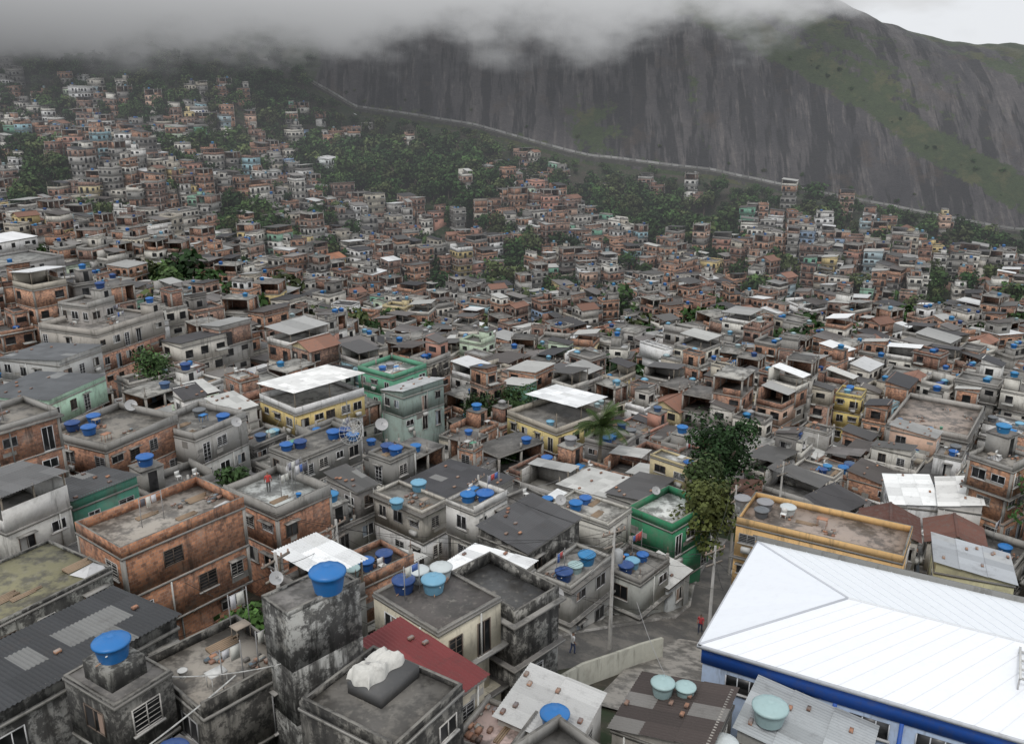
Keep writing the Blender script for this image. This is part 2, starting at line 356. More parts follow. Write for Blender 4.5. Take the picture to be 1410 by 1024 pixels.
def windows(b,hw,hd,zt,det,dens=.8,faces=(0,1,2,3),frame=None,wall=PL):
    for f in faces:
        L=2*(hd if f in(0,2) else hw); n=max(1,int(L/2.0))
        if det>=1 and wall in (BK,PL):
            for _ in range(R.choice([0,0,1,2])):
                s0=R.uniform(-L/2+.1,L/2-.9); z0=zt-R.uniform(.8,2.4); g=R.uniform(.22,.42)
                fquad(b,f,hw,hd,s0,min(L/2-.05,s0+R.uniform(.5,2.2)),z0,z0+R.uniform(.3,.75),.006,PL,(g,g*.97,g*.9))
            if R.random()<.45:
                s=R.uniform(-L/2+.2,L/2-.2); g=R.choice([.5,.3,.6]); fbox(b,f,hw,hd,s,s+.08,zt-2.7,zt-.1,.0,.09,PT,(g,g,g*.95))
        for k in range(n):
            if R.random()>dens: continue
            c=-L/2+(k+.5)*L/n+R.uniform(-.2,.2); ww=R.choice([.5,.6,.6,.42]); z1=zt-.55-R.uniform(0,.2); z0=z1-R.choice([1.,1.1,.7])
            if R.random()<.12: z0=zt-2.6; ww=.42
            if det<1:
                fquad(b,f,hw,hd,c-ww-.1,c+ww+.1,z0-.05,z1+.05,.03,GL,(.02,.02,.02))
                if R.random()<.3: fbox(b,f,hw,hd,c-ww-.15,c+ww+.15,z0-.14,z0-.04,0,.12,PL,(.4,.4,.38))
                if R.random()<.15: fbox(b,f,hw,hd,c-ww-.4,c+ww+.4,z0-.3,z0-.1,0,.8,PL,(.4,.4,.38))
                continue
            fc=frame or R.choice([(.55,.55,.55),(.30,.30,.30),(.62,.62,.62),(.12,.09,.07),(.5,.48,.45)])
            fquad(b,f,hw,hd,c-ww,c+ww,z0,z1,.012,GL,(.02,.02,.02))
            for (a0,a1,b0,b1) in ((c-ww-.05,c-ww,z0-.05,z1+.05),(c+ww,c+ww+.05,z0-.05,z1+.05),(c-ww,c+ww,z1,z1+.05),(c-ww,c+ww,z0-.05,z0),(c-.02,c+.02,z0,z1)):
                fbox(b,f,hw,hd,a0,a1,b0,b1,0,.05,PT,fc)
            if R.random()<.35:
                for q in range(5): 
                    zz=z0+(q+.5)*(z1-z0)/5; fbox(b,f,hw,hd,c-ww,c+ww,zz-.012,zz+.012,.014,.035,PT,fc)
            elif R.random()<.3: fquad(b,f,hw,hd,c-ww+.02,c-ww+R.uniform(.3,.6),z0+.02,z1-.02,.018,PT,R.choice([(.4,.4,.38),(.35,.25,.2),(.3,.35,.4)]))
            if R.random()<.6: fbox(b,f,hw,hd,c-ww-.12,c+ww+.12,z0-.13,z0-.055,0,.13,PL,(.42,.41,.39))
            if R.random()<.25: fbox(b,f,hw,hd,c-ww-.15,c+ww+.15,z1+.08,z1+.14,0,.4,SL,(.3,.29,.27))
            if R.random()<.16: fbox(b,f,hw,hd,c-.35,c+.35,z0-.75,z0-.3,0,.35,PT,(.5,.5,.48))
def parapet(b,hw,hd,z,h,m,c,t=.13,cap=None):
    for (x0,x1,y0,y1) in ((-hw,hw,-hd,-hd+t),(-hw,hw,hd-t,hd),(-hw,-hw+t,-hd+t,hd-t),(hw-t,hw,-hd+t,hd-t)):
        b.box(x0,x1,y0,y1,z,z+h*(1 if R.random()<.75 else R.uniform(.4,1.9)),m,c,SL,(.2,.19,.17))
def clutter(b,hw,hd,z,n):
    for _ in range(n):
        x,y=R.uniform(-hw+.5,hw-.5),R.uniform(-hd+.5,hd-.5); k=R.random(); c=R.choice([(.5,.5,.48),(.4,.2,.12),(.03,.2,.5),(.3,.25,.2),(.6,.6,.58),(.1,.3,.2),(.15,.15,.15)])
        if k<.26:
            for q in range(R.randint(3,6)): b.box(x-.7,x+.7+R.uniform(-.2,.3),y-.3+q*.1,y-.22+q*.1,z+.02,z+.06+q*.02,PT,(.28,.2,.13))
        elif k<.55:
            for q in range(R.randint(6,16)):
                u,w=x+R.uniform(-.5,.5),y+R.uniform(-.5,.5); s=R.uniform(.06,.18); b.box(u-s,u+s,w-s*.6,w+s*.6,z,z+s*R.uniform(.6,1.4),BK if R.random()<.5 else SL,R.choice(BRK+SLC))
        elif k<.66: b.rev([(.16,0),(.22,.35),(.24,.36),(.2,.34)],x,y,z,TP,c,10)
        elif k<.73:
            for sx in(-.2,.18):
                for sy in(-.2,.18): b.box(x+sx,x+sx+.03,y+sy,y+sy+.03,z,z+.42,PT,WHITE)
            b.box(x-.22,x+.22,y-.22,y+.22,z+.42,z+.46,PT,WHITE); b.box(x-.22,x+.22,y+.19,y+.22,z+.46,z+.85,PT,WHITE)
        elif k<.82:
            b.box(x-.4,x+.4,y-.3,y+.3,z+.68,z+.72,PT,c)
            for sx in(-.35,.33):
                for sy in(-.25,.23): b.box(x+sx,x+sx+.03,y+sy,y+sy+.03,z,z+.68,PT,c)
        elif k<.87:
            c=R.choice([(.02,.2,.5),(.3,.3,.3),(.45,.45,.45)]); P=[(x+R.uniform(-.9,-.5),y+R.uniform(-.7,-.4)),(x+R.uniform(.5,.9),y+R.uniform(-.7,-.4)),(x+R.uniform(.5,.9),y+R.uniform(.4,.7)),(x+R.uniform(-.9,-.5),y+R.uniform(.4,.7))]
            o=(x,y,z+.35)
            for q in range(4): b.F([b.P(P[q][0],P[q][1],z+.03),b.P(P[(q+1)%4][0],P[(q+1)%4][1],z+.03),b.P(*o)],PT,jit(c,.2))
        elif hw>1.9:
            b.box(x-.02,x+.02,y-.02,y+.02,z,z+2.0,PT,(.3,.3,.3)); x2=x+R.uniform(.8,1.6); b.box(x2-.02,x2+.02,y-.02,y+.02,z,z+2.0,PT,(.3,.3,.3)); b.box(x,x2,y-.008,y+.008,z+1.85,z+1.87,PT,(.5,.5,.5))
            u=x+.1
            while u<x2-.35:
                w=R.uniform(.25,.45); c2=R.choice([(.6,.6,.62),(.5,.08,.07),(.08,.15,.4),(.6,.6,.55),(.1,.1,.12),(.3,.3,.34)]); b.box(u,u+w,y-.012,y+.012,z+1.85-R.uniform(.4,.8),z+1.845,PT,c2); u+=w+.06
def dish(x,y,z,r,az,b=None):
    t=B(); n=16; pr=[(0.02,0),(.35*r,.035*r),(.7*r,.13*r),(r,.27*r)]
    t.rev([(q,h) for q,h in reversed(pr)],0,0,0,TP,(.36,.36,.36),n)
    o=t.obj('satellite_dish',True)
    t2=B(); t2.tube((0,0,0),(0,0,.9*r),.02,PT,(.3,.3,.3)); t2.box(-.06,.06,-.06,.06,.85*r,1.0*r,PT,(.3,.3,.3))
    f=t2.obj('feed_arm'); f.parent=o
    t3=B(); t3.tube((0,0,0),(0,.5,-.6),.03,PT,(.35,.35,.35)); m=t3.obj('mount'); m.parent=o
    o.location=(x,y,z+.5); o.rotation_euler=(rad(50),0,rad(az)); return o
def stubs(b,hw,hd,z,h):
    for sx in(-1,0,1):
        for sy in(-1,1):
            if R.random()<.25: continue
            x,y=sx*(hw-.14),sy*(hd-.14); q=h+R.uniform(.1,.7); b.box(x-.1,x+.1,y-.1,y+.1,z,z+q,PL,(.34,.32,.29))
            for d in(-.06,.06): b.box(x+d-.01,x+d+.01,y+d-.01,y+d+.01,z+q,z+q+.6,PT,(.16,.09,.06))
def house(b,w,d,zb,zr,st,wall,wc,roof,rc,det,ph=.7,tanks=None,winden=.8,frame=None,bands=True,upper=None,faces=None,clut=None):
    hw,hd=w/2,d/2; faces=faces or ((0,1,2,3) if det>=1 else (0,1))
    m=wall;c=wc
    for k in range(st):
        z1=zr-k*2.7; z0=z1-2.7 if k<st-1 else zb
        ins=0 if k==0 else R.choice([0,0,.0,.25,.45]) ; a,e=hw-ins,hd-ins
        mm,cc=m,c
        if upper and k==0: mm,cc=upper
        elif k>0 and R.random()<.3: mm=R.choice([PL,BK]); cc=R.choice(PLA) if mm==PL else R.choice(BRK)
        b.box(-a,a,-e,e,z0,z1-.002*k,mm,cc)
        windows(b,a,e,z1-.05,det,winden,faces,frame,mm)
        if bands:
            q=.05 if R.random()<.85 else .3
            if k==0 and roof!='para': q=.08
            gc=jit((.29,.28,.26),.2); b.box(-hw-q,hw+q,-hd-q,hd+q,z1-.17+.001*k,z1-.02,PL,gc,SL,jit(R.choice(SLC)))
        if mm==BK:
            for sx in(-1,1):
                for sy in (-1,1):
                    x,y=sx*(a-.09),sy*(e-.09); b.box(x-.115,x+.115,y-.115,y+.115,z0,z1-.19,PL,(.32,.305,.28))
    z=zr
    if roof=='shell':
        b.box(-hw+.01,hw-.01,-hd+.01,hd-.01,z-.05,z+.03,SL,rc)
        for sx in(-1,0,1):
            for sy in(-1,1): b.box(sx*(hw-.12)-.12,sx*(hw-.12)+.12,sy*(hd-.12)-.12,sy*(hd-.12)+.12,z,z+2.55,PL,(.33,.31,.28))
        b.box(-hw-.03,hw+.03,-hd-.03,hd+.03,z+2.55,z+2.75,PL,jit((.30,.29,.27)),SL,jit(R.choice(SLC)))
        for f in (2,3): fbox(b,f,hw-.14,hd-.14,-(hd if f==2 else hw)+.25,(hd if f==2 else hw)-.25,z,z+2.55,0,.1,BK,R.choice(BRK))
        for f in (0,1):
            if R.random()<.6: fbox(b,f,hw-.14,hd-.14,-(hd if f==0 else hw)+.25,R.uniform(-.5,1.5),z,z+R.choice([1.,1.,2.55]),0,.1,BK,R.choice(BRK))
        stubs(b,hw,hd,z+2.75,.1)
        if R.random()<.6: tank_in(b,R.uniform(-hw+.8,hw-.8),R.uniform(-hd+.8,hd-.8),z+2.76,R.uniform(.7,1.),det)
    elif roof=='para':
        b.box(-hw+.01,hw-.01,-hd+.01,hd-.01,z-.05,z+.03,SL,rc)
        pm,pc=(m,c) if R.random()<.5 else (PL,jit((.33,.32,.30)))
        if upper: pm,pc=upper
        parapet(b,hw,hd,z-.02,ph,pm,pc)
        if tanks is None and R.random()<.35: stubs(b,hw,hd,z,ph)
        if det>=1: clutter(b,hw,hd,z+.03,clut if clut is not None else R.randint(3,6))
        if tanks is None and min(hw,hd)>1.4:
            k=R.random()
            if k<.4:
                x,y=R.choice([-1,1])*(hw-1.2),R.choice([-1,1])*(hd-1.2); b.box(x-1,x+1,y-1,y+1,z,z+2.1,pm,pc); b.box(x-1.08,x+1.08,y-1.08,y+1.08,z+2.1,z+2.2,SL,jit(R.choice(SLC)))
                b.quad([(x-.4,y-1.01,z+.03),(x+.4,y-1.01,z+.03),(x+.4,y-1.01,z+1.9),(x-.4,y-1.01,z+1.9)],GL,(.02,.02,.02))
                tank_in(b,x,y,z+2.2,R.uniform(.75,1),det)
            elif k<.92:
                cx,cy=R.uniform(-hw+1.,hw-1.),R.uniform(-hd+1.,hd-1.)
                for q in range(R.randint(1,3)): tank_in(b,min(hw-.8,max(-hw+.8,cx+q*1.5-1.)),cy,z+.03,R.uniform(.65,.95),det)
    elif roof=='open':
        b.box(-hw+.01,hw-.01,-hd+.01,hd-.01,z-.05,z+.03,SL,R.choice(SLC))
        pm,pc=(BK,R.choice(BRK)) if R.random()<.4 else (PL,R.choice(PLA)); parapet(b,hw,hd,z-.02,.9,pm,pc)
        h0,h1=R.uniform(2.0,2.3),R.uniform(2.4,2.9)
        if R.random()<.5: h0,h1=h1,h0
        for sx in(-1,0,1):
            for sy in(-1,1): b.box(sx*(hw-.1)-.05,sx*(hw-.1)+.05,sy*(hd-.1)-.05,sy*(hd-.1)+.05,z,z+(h0 if sy<0 else h1),PT,(.2,.17,.13))
        if R.random()<.5: b.box(hw-.15,hw,-hd+.1,hd-.1,z,z+min(h0,h1)-.05,pm,pc)
        if R.random()<.4: b.box(-hw+.1,hw-.1,hd-.15,hd,z,z+h1-.1,pm,pc)
        o=.2; x0=-hw-o if R.random()<.5 else -hw*R.uniform(.0,.6)
        if x0>-hw and hw+x0>1.8: tank_in(b,(x0-hw)/2,R.uniform(-.5,.5)*hd,z+.04,.75,det)
        corr(b,(x0,-hd-o,z+h0),(hw+o,-hd-o,z+h0),(hw+o,hd+o,z+h1),(x0,hd+o,z+h1),rc,SH,det)
    elif roof=='corr':
        h0,h1=.12,R.uniform(.5,1.0)
        if R.random()<.5: h0,h1=h1,h0
        for sx in(-1,1):
            x=sx*(hw-.08); 
            for dx in (-.07,.07): b.quad([(x+dx,-hd+.02,z-.1),(x+dx,hd-.02,z-.1),(x+dx,hd-.02,z+h1-.05),(x+dx,-hd+.02,z+h0-.05)],m,c)
        b.box(-hw+.02,hw-.02,(hd-.16) if h1>h0 else (-hd+.02),(hd-.02) if h1>h0 else (-hd+.16),z-.1,z+max(h0,h1)-.05,m,c)
        o=.2; corr(b,(-hw-o,-hd-o,z+h0),(hw+o,-hd-o,z+h0),(hw+o,hd+o,z+h1),(-hw-o,hd+o,z+h1),rc,SH,det)
        if det>=1:
            for _ in range(R.randint(2,7)):
                x,y=R.uniform(-hw,hw),R.uniform(-hd,hd); zz=z+h0+(h1-h0)*(y+hd+o)/(2*hd+2*o)+.03; b.box(x-.15,x+.15,y-.09,y+.09,zz,zz+.13,BK,R.choice(BRK))
    elif roof=='tile':
        o=.3;h=min(hw,hd)*.45; P=[(-hw-o,-hd-o,z-.05),(hw+o,-hd-o,z-.05),(hw+o,0,z+h),(-hw-o,0,z+h)]
        corr(b,P[3],P[2],P[1],P[0],rc,TI,det,.22,.04); Q=[(-hw-o,hd+o,z-.05),(hw+o,hd+o,z-.05)]; corr(b,P[3],P[2],Q[1],Q[0],rc,TI,det,.22,.04)
        for sx in (-hw,hw): b.F([b.P(sx,-hd,z-.1),b.P(sx,hd,z-.1),b.P(sx,0,z+h-.12)],m,c)
        b.box(-hw-o,hw+o,-.12,.12,z+h-.02,z+h+.07,TI,jit(rc))

# ------------------------------------------------------------ hero buildings (world positions)
G=(.33,.32,.30)
HERO=[
('brick_house',-21.9,50.,-25.9,8.4,5.2,52,3,BK,(.40,.20,.12),'para',(.35,.32,.28),.7,{'tanks':0,'winden':.6,'clut':7,'upper':(BK,(.40,.20,.12))}),
('corrugated_shed',-21.2,33.2,-24.4,11,5.4,55,1,MO,(.2,.2,.19),'corr',(.035,.037,.04),0,{}),
('concrete_house',-26.2,40.9,-25.1,7.4,5.8,58,2,MO,(.3,.3,.27),'para',(.22,.205,.12),.2,{'tanks':0}),
('concrete_house',-12.9,33.4,-24.6,4.6,5.0,48,3,MO,(.16,.155,.14),'para',(.32,.29,.25),.5,{'tanks':0,'winden':.3,'clut':9,'upper':(MO,(.2,.19,.17))}),
('concrete_house',-16.1,30.6,-22.9,2.6,3.4,57,3,MO,(.19,.185,.17),'para',(.16,.15,.14),.1,{'tanks':0,'winden':.4,'clut':0}),
('stair_tower',-8.6,33.2,-20.6,3.6,2.0,46,4,MO,(.38,.38,.36),'para',(.2,.19,.18),.12,{'tanks':0,'winden':0,'bands':False,'clut':0,'upper':(MO,(.38,.38,.36))}),
('concrete_house',-5.0,28.6,-22.5,4.2,4.6,57,3,MO,(.14,.135,.125),'para',(.15,.14,.125),.3,{'tanks':0,'winden':.4,'upper':(MO,(.2,.19,.17)),'clut':0}),
('plaster_house',-4.2,35.3,-25.9,2.4,5.6,50,2,PL,(.5,.45,.35),'corr',(.17,.03,.03),0,{}),
('plaster_house',-4.0,41.1,-25.9,4.4,5.2,46,3,PL,(.60,.55,.43),'para',(.10,.09,.085),.18,{'tanks':0,'winden':1,'clut':2}),
('concrete_house',-.6,43.9,-27.3,3.6,5.5,46,3,MO,(.34,.335,.31),'para',(.08,.08,.08),.75,{'tanks':0,'winden':.3,'upper':(MO,(.36,.35,.32)),'clut':0}),
('plaster_house',1.8,34.2,-27.6,3.9,3.6,65,2,PL,(.5,.48,.45),'corr',(.42,.42,.41),0,{}),
('corrugated_house',7.8,35.5,-29.0,4.4,4.6,62,2,PL,(.35,.33,.3),'corr',(.05,.038,.034),0,{}),
('corrugated_house',14.2,35.3,-29.9,4.2,5.6,60,2,PL,(.4,.4,.38),'corr',(.34,.36,.37),0,{}),
('concrete_house',9.8,32.2,-29.5,3.2,5.2,62,2,MO,(.3,.3,.28),'para',(.28,.27,.25),.25,{'tanks':0}),
('plaster_house',-.8,32.6,-27.6,3.6,2.6,62,2,PL,(.6,.57,.53),'para',(.55,.42,.38),.5,{'tanks':0}),
('canopy_house',-11.3,46.1,-28.6,2.8,4.7,48,2,PL,(.3,.3,.28),'open',(.70,.71,.71),0,{}),
('green_house',14.2,71.9,-36.5,6.2,4.8,45,4,PL,(.03,.23,.11),'para',(.64,.65,.62),.8,{'tanks':0,'frame':(.7,.7,.7),'upper':(PL,(.03,.23,.11)),'clut':0}),
('plaster_house',9.8,62.6,-36.6,4.4,3.8,50,2,PL,(.42,.43,.40),'para',(.25,.24,.22),.5,{}),
('canopy_house',12.6,65.0,-38.8,3.6,3.,50,1,PL,(.4,.42,.42),'corr',(.5,.5,.48),0,{}),
('plaster_house',-1.6,53.0,-31.2,3.6,5.1,54,2,PL,(.4,.38,.34),'corr',(.72,.73,.73),0,{}),
('concrete_house',1.4,62.7,-33.2,7.0,4.7,52,3,MO,(.38,.37,.34),'corr',(.07,.07,.073),0,{'winden':.9}),
('concrete_house',4.6,58.4,-34.3,5.5,3.2,52,2,PL,(.46,.45,.42),'para',(.3,.29,.27),.4,{'winden':1}),
('corrugated_house',-5.4,77.8,-36.6,7.4,8.2,52,2,PL,G,'corr',(.05,.05,.054),0,{}),
('corrugated_house',8.7,82.2,-38.8,5.4,6.0,48,2,PL,(.45,.44,.42),'corr',(.46,.46,.44),0,{}),
('apartment_house',6.0,112.6,-42.9,9.5,9.3,43,4,PL,(.72,.70,.66),'open',(.74,.75,.75),0,{'upper':(PL,(.66,.54,.24)),'winden':1}),
('orange_house',23.9,61.,-32.4,12.,5.2,-30,3,PL,(.72,.46,.20),'para',(.34,.28,.24),.6,{'tanks':0,'winden':.35,'upper':(PL,(.72,.46,.20)),'clut':5}),
('yellow_house',55.9,137.8,-48.4,4.4,4.,58,5,PL,(.72,.58,.22),'para',(.3,.29,.27),.5,{'winden':1,'upper':(PL,(.72,.58,.22))}),
('brick_house',60.6,118.3,-45.4,14.,10.2,55,3,PL,(.38,.37,.35),'para',(.34,.28,.24),.9,{'upper':(PL,(.42,.40,.37)),'winden':.7,'clut':9}),
('brick_house',46.8,77.8,-34.,4.6,4.2,36,4,BK,(.38,.20,.12),'para',(.3,.28,.25),.6,{'winden':.9}),
('tile_roof_house',32.4,68.3,-36.,4.4,4.4,68,2,PL,(.5,.48,.44),'tile',(.10,.045,.035),0,{}),
('tile_roof_house',37.2,66.6,-36.,4.0,4.2,68,2,PL,(.5,.48,.44),'tile',(.13,.06,.045),0,{}),
('plaster_house',34.9,59.5,-34.6,4.6,5.3,68,2,PL,(.52,.49,.3),'corr',(.36,.38,.40),0,{}),
('plaster_house',40.4,81.8,-39.4,7.2,4.2,74,2,PL,(.6,.6,.6),'corr',(.74,.75,.74),.3,{}),
('plaster_house',44.,79.4,-38.6,6.9,3.6,68,2,PL,(.6,.58,.55),'corr',(.68,.68,.66),.5,{}),
('brick_house',-61.,128.,-33.8,13.,11.,68,3,BK,(.36,.2,.14),'para',(.25,.23,.21),1.0,{'upper':(PL,(.42,.39,.35)),'winden':.8,'clut':9}),
('concrete_house',-64.,130.,-31.4,5.,6.,68,1,PL,(.3,.28,.26),'para',(.25,.23,.21),.6,{'winden':.8}),
('corrugated_house',-59.5,109.5,-33.2,7.2,9.6,72,2,PL,(.42,.42,.41),'corr',(.10,.105,.11),0,{}),
('corrugated_house',-53.6,95.7,-33.0,9.,9.6,75,2,PL,(.42,.62,.48),'corr',(.085,.09,.095),0,{}),
('yellow_house',-24.8,103.8,-37.0,10.1,7.7,47,2,PL,(.72,.56,.24),'open',(.74,.74,.72),0,{'upper':(PL,(.72,.56,.24))}),
('green_house',-17.4,122.6,-39.4,6.9,7.1,52,3,PL,(.12,.36,.23),'para',(.6,.6,.58),.8,{}),
('corrugated_house',-13.2,111.5,-38.4,7.3,4.2,48,2,PL,(.25,.32,.29),'corr',(.40,.41,.41),0,{}),
('brick_house',-37.9,78.4,-31.2,8.5,8.,64,3,BK,(.38,.20,.13),'para',(.24,.22,.19),.8,{'tanks':0,'clut':7}),
('plaster_house',-31.6,83.0,-32.4,6.8,6.6,62,3,PL,(.44,.44,.42),'para',(.24,.23,.21),.8,{'tanks':0,'upper':(PL,(.38,.37,.35)),'clut':5}),
('brick_house',-40.,65.9,-25.2,5.2,5.2,55,3,BK,(.38,.20,.13),'para',(.24,.22,.19),.6,{}),
('plaster_house',-34.2,55.2,-28.0,4.6,5.2,60,2,PL,(.60,.59,.55),'open',(.12,.12,.12),0,{}),
('corrugated_house',-32.4,61.6,-29.3,5.2,5.,56,2,PL,(.08,.28,.20),'corr',(.06,.062,.065),0,{}),
('brick_house',-18.3,62.7,-30.4,5.2,6.6,52,2,BK,(.40,.20,.125),'para',(.5,.52,.5),.9,{'tanks':0,'clut':6}),
('concrete_house',-110,194.,-37.,15,13.,60,6,PL,(.33,.32,.31),'para',(.3,.3,.28),.6,{}),
('green_house',-23.3,330.,-71.4,9.,9.,58,4,PL,(.05,.20,.11),'para',(.3,.3,.28),.5,{'winden':.5,'upper':(PL,(.05,.20,.11))}),
('apartment_house',37.,170.,-49.8,7.5,6.,48,5,PL,(.74,.70,.60),'open',(.4,.4,.38),0,{'winden':1,'upper':(PL,(.74,.70,.60))}),
('apartment_house',29.,171.,-50.,2.2,7.,38,5,PL,(.76,.76,.75),'para',(.5,.5,.5),.3,{'winden':0,'tanks':0,'bands':False,'upper':(PL,(.76,.76,.75))}),
('plaster_house',-112.,290.,-51.,8.,7.,68,4,PL,(.76,.76,.76),'para',(.5,.5,.5),.4,{'upper':(PL,(.76,.76,.76))}),
('yellow_house',-67.9,330.,-62.,8.,7.,58,3,PL,(.66,.50,.20),'tile',(.35,.15,.08),0,{}),
('plaster_house',-10.4,375.,-61.,13.,7.,70,3,PL,(.38,.62,.60),'corr',(.5,.5,.5),0,{}),
('brick_house',-141.,370.,-36.5,10.,7.,80,4,BK,(.42,.22,.15),'para',(.3,.3,.28),.5,{'winden':.6}),
('plaster_house',-87.,430.,-33.5,11.,7.,70,3,PL,(.70,.74,.73),'corr',(.6,.6,.6),0,{}),
('plaster_house',-215.,465.,-1.5,10.,8.,70,3,PL,(.74,.74,.74),'corr',(.5,.5,.5),0,{}),
('concrete_house',-131.,228.,-38.,12.,9.,66,6,PL,(.68,.67,.65),'corr',(.74,.74,.74),0,{}),
]
foot=[]
for h in HERO:
    n,x,y,z,w,d,rot,st,wm,wc,rf,rc,ph,kw=h
    b=B(); b.fr(x,y,rot); det=2 if y<90 else (1 if y<150 else 0)
    zb=H(x,y)-3; 
    house(b,w,d,min(zb,z-2.7*st),z,st,wm,wc,rf,rc,det,ph,**kw); b.obj(n); foot.append((x,y,w/2,d/2,rot))
for (x,y,z,s,ci) in [(-7.8,33.0,-20.45,1.05,1),(-16.1,30.5,-22.0,1.,1),(-5.8,41.6,-25.85,.85,2),(-5.1,42.6,-25.85,.8,6),(-4.2,41.6,-25.85,.9,4),(-3.9,43.0,-25.85,.85,6),
  (1.9,32.7,-27.2,.9,1),(12.3,35.2,-29.0,1.15,5),(9.7,33.3,-29.4,.9,6),(10.9,32.8,-29.4,.8,7),(8.3,32.6,-29.4,.9,6),(7.4,36.6,-28.55,.8,5),(8.5,36.5,-28.55,.7,5),
  (-39.5,77.,-31.1,.95,0),(-41.5,78,-31.1,.95,2),(-40.4,80.,-31.1,.9,0),(-29.,83.2,-32.3,.9,0),(-32.,85.,-32.3,.9,8),
  (-22.,80.,-34,.9,0),(-20.8,80.6,-34,.9,2),(-18,83,-34,.95,0),(-17,83.6,-34,.95,2),(-16,82.6,-34,.9,1),(-12.3,81,-34.6,.95,2),(-11.4,80.2,-34.6,.95,0),
  (-3.6,66,-32.6,.9,1),(-2.2,66,-32.6,1.,0),(-8.2,71,-34,.95,4),(-9.6,66.8,-33.6,.8,4),
  (18.6,64.8,-32.35,.9,7),(20.2,64.,-32.35,.9,7),(21.8,63.2,-32.35,.85,6),(19.6,62.8,-32.35,.8,8)]:
    tank(x,y,z,s,ci)
b=B(); b.fr(-16.1,30.5,57); b.box(-.8,.8,-.9,.9,-22.86,-22.0,MO,(.26,.26,.24)); b.obj('tank_plinth')
for (x,y,z,w,d,r) in [(-19.5,81.7,-34,8,4.4,52),(-11.8,80.7,-34.6,3.6,3.,52),(-2.9,66.2,-32.6,4,3.2,50),(-8.8,69.4,-34,3.,6.,50)]:
    b=B(); b.fr(x,y,r); house(b,w,d,H(x,y)-3,z,3,R.choice([PL,BK]),R.choice(PLA),'para',(.2,.19,.17),2,.4,tanks=0,upper=(PL,R.choice(PLA))); b.obj('concrete_house'); foot.append((x,y,w/2,d/2,r))

# ------------------------------------------------------------ white-roofed school hall
b=B(); a=-28.6; b.fr(10.2,40.3,a); zt=-28.3; L=34; D=12.4; LB=(.36,.45,.60); DB=(.015,.085,.38)
b.box(0,L,0,D,-40,zt-1.1,PL,LB); b.box(-.08,L+.08,-.08,D+.08,zt-1.1,zt,PT,DB)
b.box(-.25,L+.25,-.3,-.08,zt-.12,zt+.06,PT,(.5,.52,.55)); b.box(-.3,-.08,-.3,D+.3,zt-.12,zt+.06,PT,(.5,.52,.55))
b.box(-.3,L+.25,D+.08,D+.3,zt-.3,zt+.35,PL,(.22,.22,.21))
RW=(.78,.80,.83); rz=zt+1.25; ri=6.2
def roofpan(p0,p1,p2,p3,n,RW):
    p=[Vector(q) for q in (p0,p1,p2,p3)]
    for k in range(n):
        t0,t1=k/n,(k+1)/n; A=p[0].lerp(p[1],t0);Bq=p[0].lerp(p[1],t1);C=p[3].lerp(p[2],t1);Dq=p[3].lerp(p[2],t0)
        b.quad([A,Bq,C,Dq],WR,jit(RW,.012)); 
        if k and n>10:
            e=(p[1]-p[0]).normalized()*.015; u=Vector((0,0,.03)); rc=tuple(q*.94 for q in RW); b.quad([A-e,A-e+u,Dq-e+u,Dq-e],WR,rc);b.quad([A-e+u,A+e+u,Dq+e+u,Dq-e+u],WR,rc);b.quad([A+e,A+e+u,Dq+e+u,Dq+e],WR,rc)
z0=zt+.07
roofpan((-.2,-.2,z0),(L,-.2,z0),(L,D/2,rz),(ri,D/2,rz),34,RW); roofpan((L,D+.1,z0),(-.2,D+.1,z0),(ri,D/2,rz),(L,D/2,rz),34,(.76,.79,.82))
roofpan((-.2,D+.1,z0),(-.2,-.2,z0),(ri,D/2,rz),(ri,D/2,rz),10,(.74,.77,.81))
b.tube((ri,D/2,rz),(L,D/2,rz+.0),.07,WR,(.66,.68,.7)); b.tube((-.2,-.2,z0),(ri,D/2,rz),.07,WR,(.5,.52,.56)); b.tube((-.2,D,z0),(ri,D/2,rz),.07,WR,(.5,.52,.56))
for k in range(10):
    x=1.3+k*3.1
    b.box(x,x+1.9,-.03,0,zt-2.3,zt-1.4,GL,(.02,.02,.02))
    for q in (0,.62,1.26,1.88): b.box(x+q-.03,x+q+.03,-.07,-.03,zt-2.3,zt-1.4,PT,(.5,.52,.55))
    b.box(x-.1,x+2.,-.15,0,zt-2.42,zt-2.31,PT,(.5,.5,.5))
    b.box(x+2.3,x+2.5,-.1,0,-40,zt-1.1,PT,DB)
for k in range(3):
    y=1.2+k*3.8; b.box(-.03,0,y,y+1.9,zt-2.3,zt-1.4,GL,(.02,.02,.02))
    for q in (0,.62,1.26,1.88): b.box(-.07,-.03,y+q-.03,y+q+.03,zt-2.3,zt-1.4,PT,(.5,.52,.55))
for (ex,ey) in ((14.5,4.2),(17.,4.0)):
    zz=rz-.3
    for q in range(4): b.box(ex,ex+2.2,ey-1.4+q*.8,ey-1.3+q*.8,zz+.25,zz+.33,PT,(.6,.6,.58))
    for q in range(3): b.box(ex+q*1.05,ex+.1+q*1.05,ey-1.5,ey+1.3,zz+.34,zz+.42,PT,(.6,.6,.58))
    for q in (0,2.1):
        for w in (-1.4,1.1): b.box(ex+q,ex+q+.08,ey+w,ey+w+.08,zz-.5,zz+.34,PT,(.5,.5,.5))
    b.box(ex+.5,ex+1.3,ey-.4,ey+.4,zz+.43,zz+.8,PT,(.5,.49,.45)); b.tube((ex+1.9,ey+1,zz),(ex+1.9,ey+1,zz+1.8),.04,PT,(.4,.4,.4))
b.obj('school_hall'); foot.append((10.2+math.cos(rad(a))*17-math.sin(rad(a))*6.2,40.3+math.sin(rad(a))*17+math.cos(rad(a))*6.2,17.6,6.8,a))

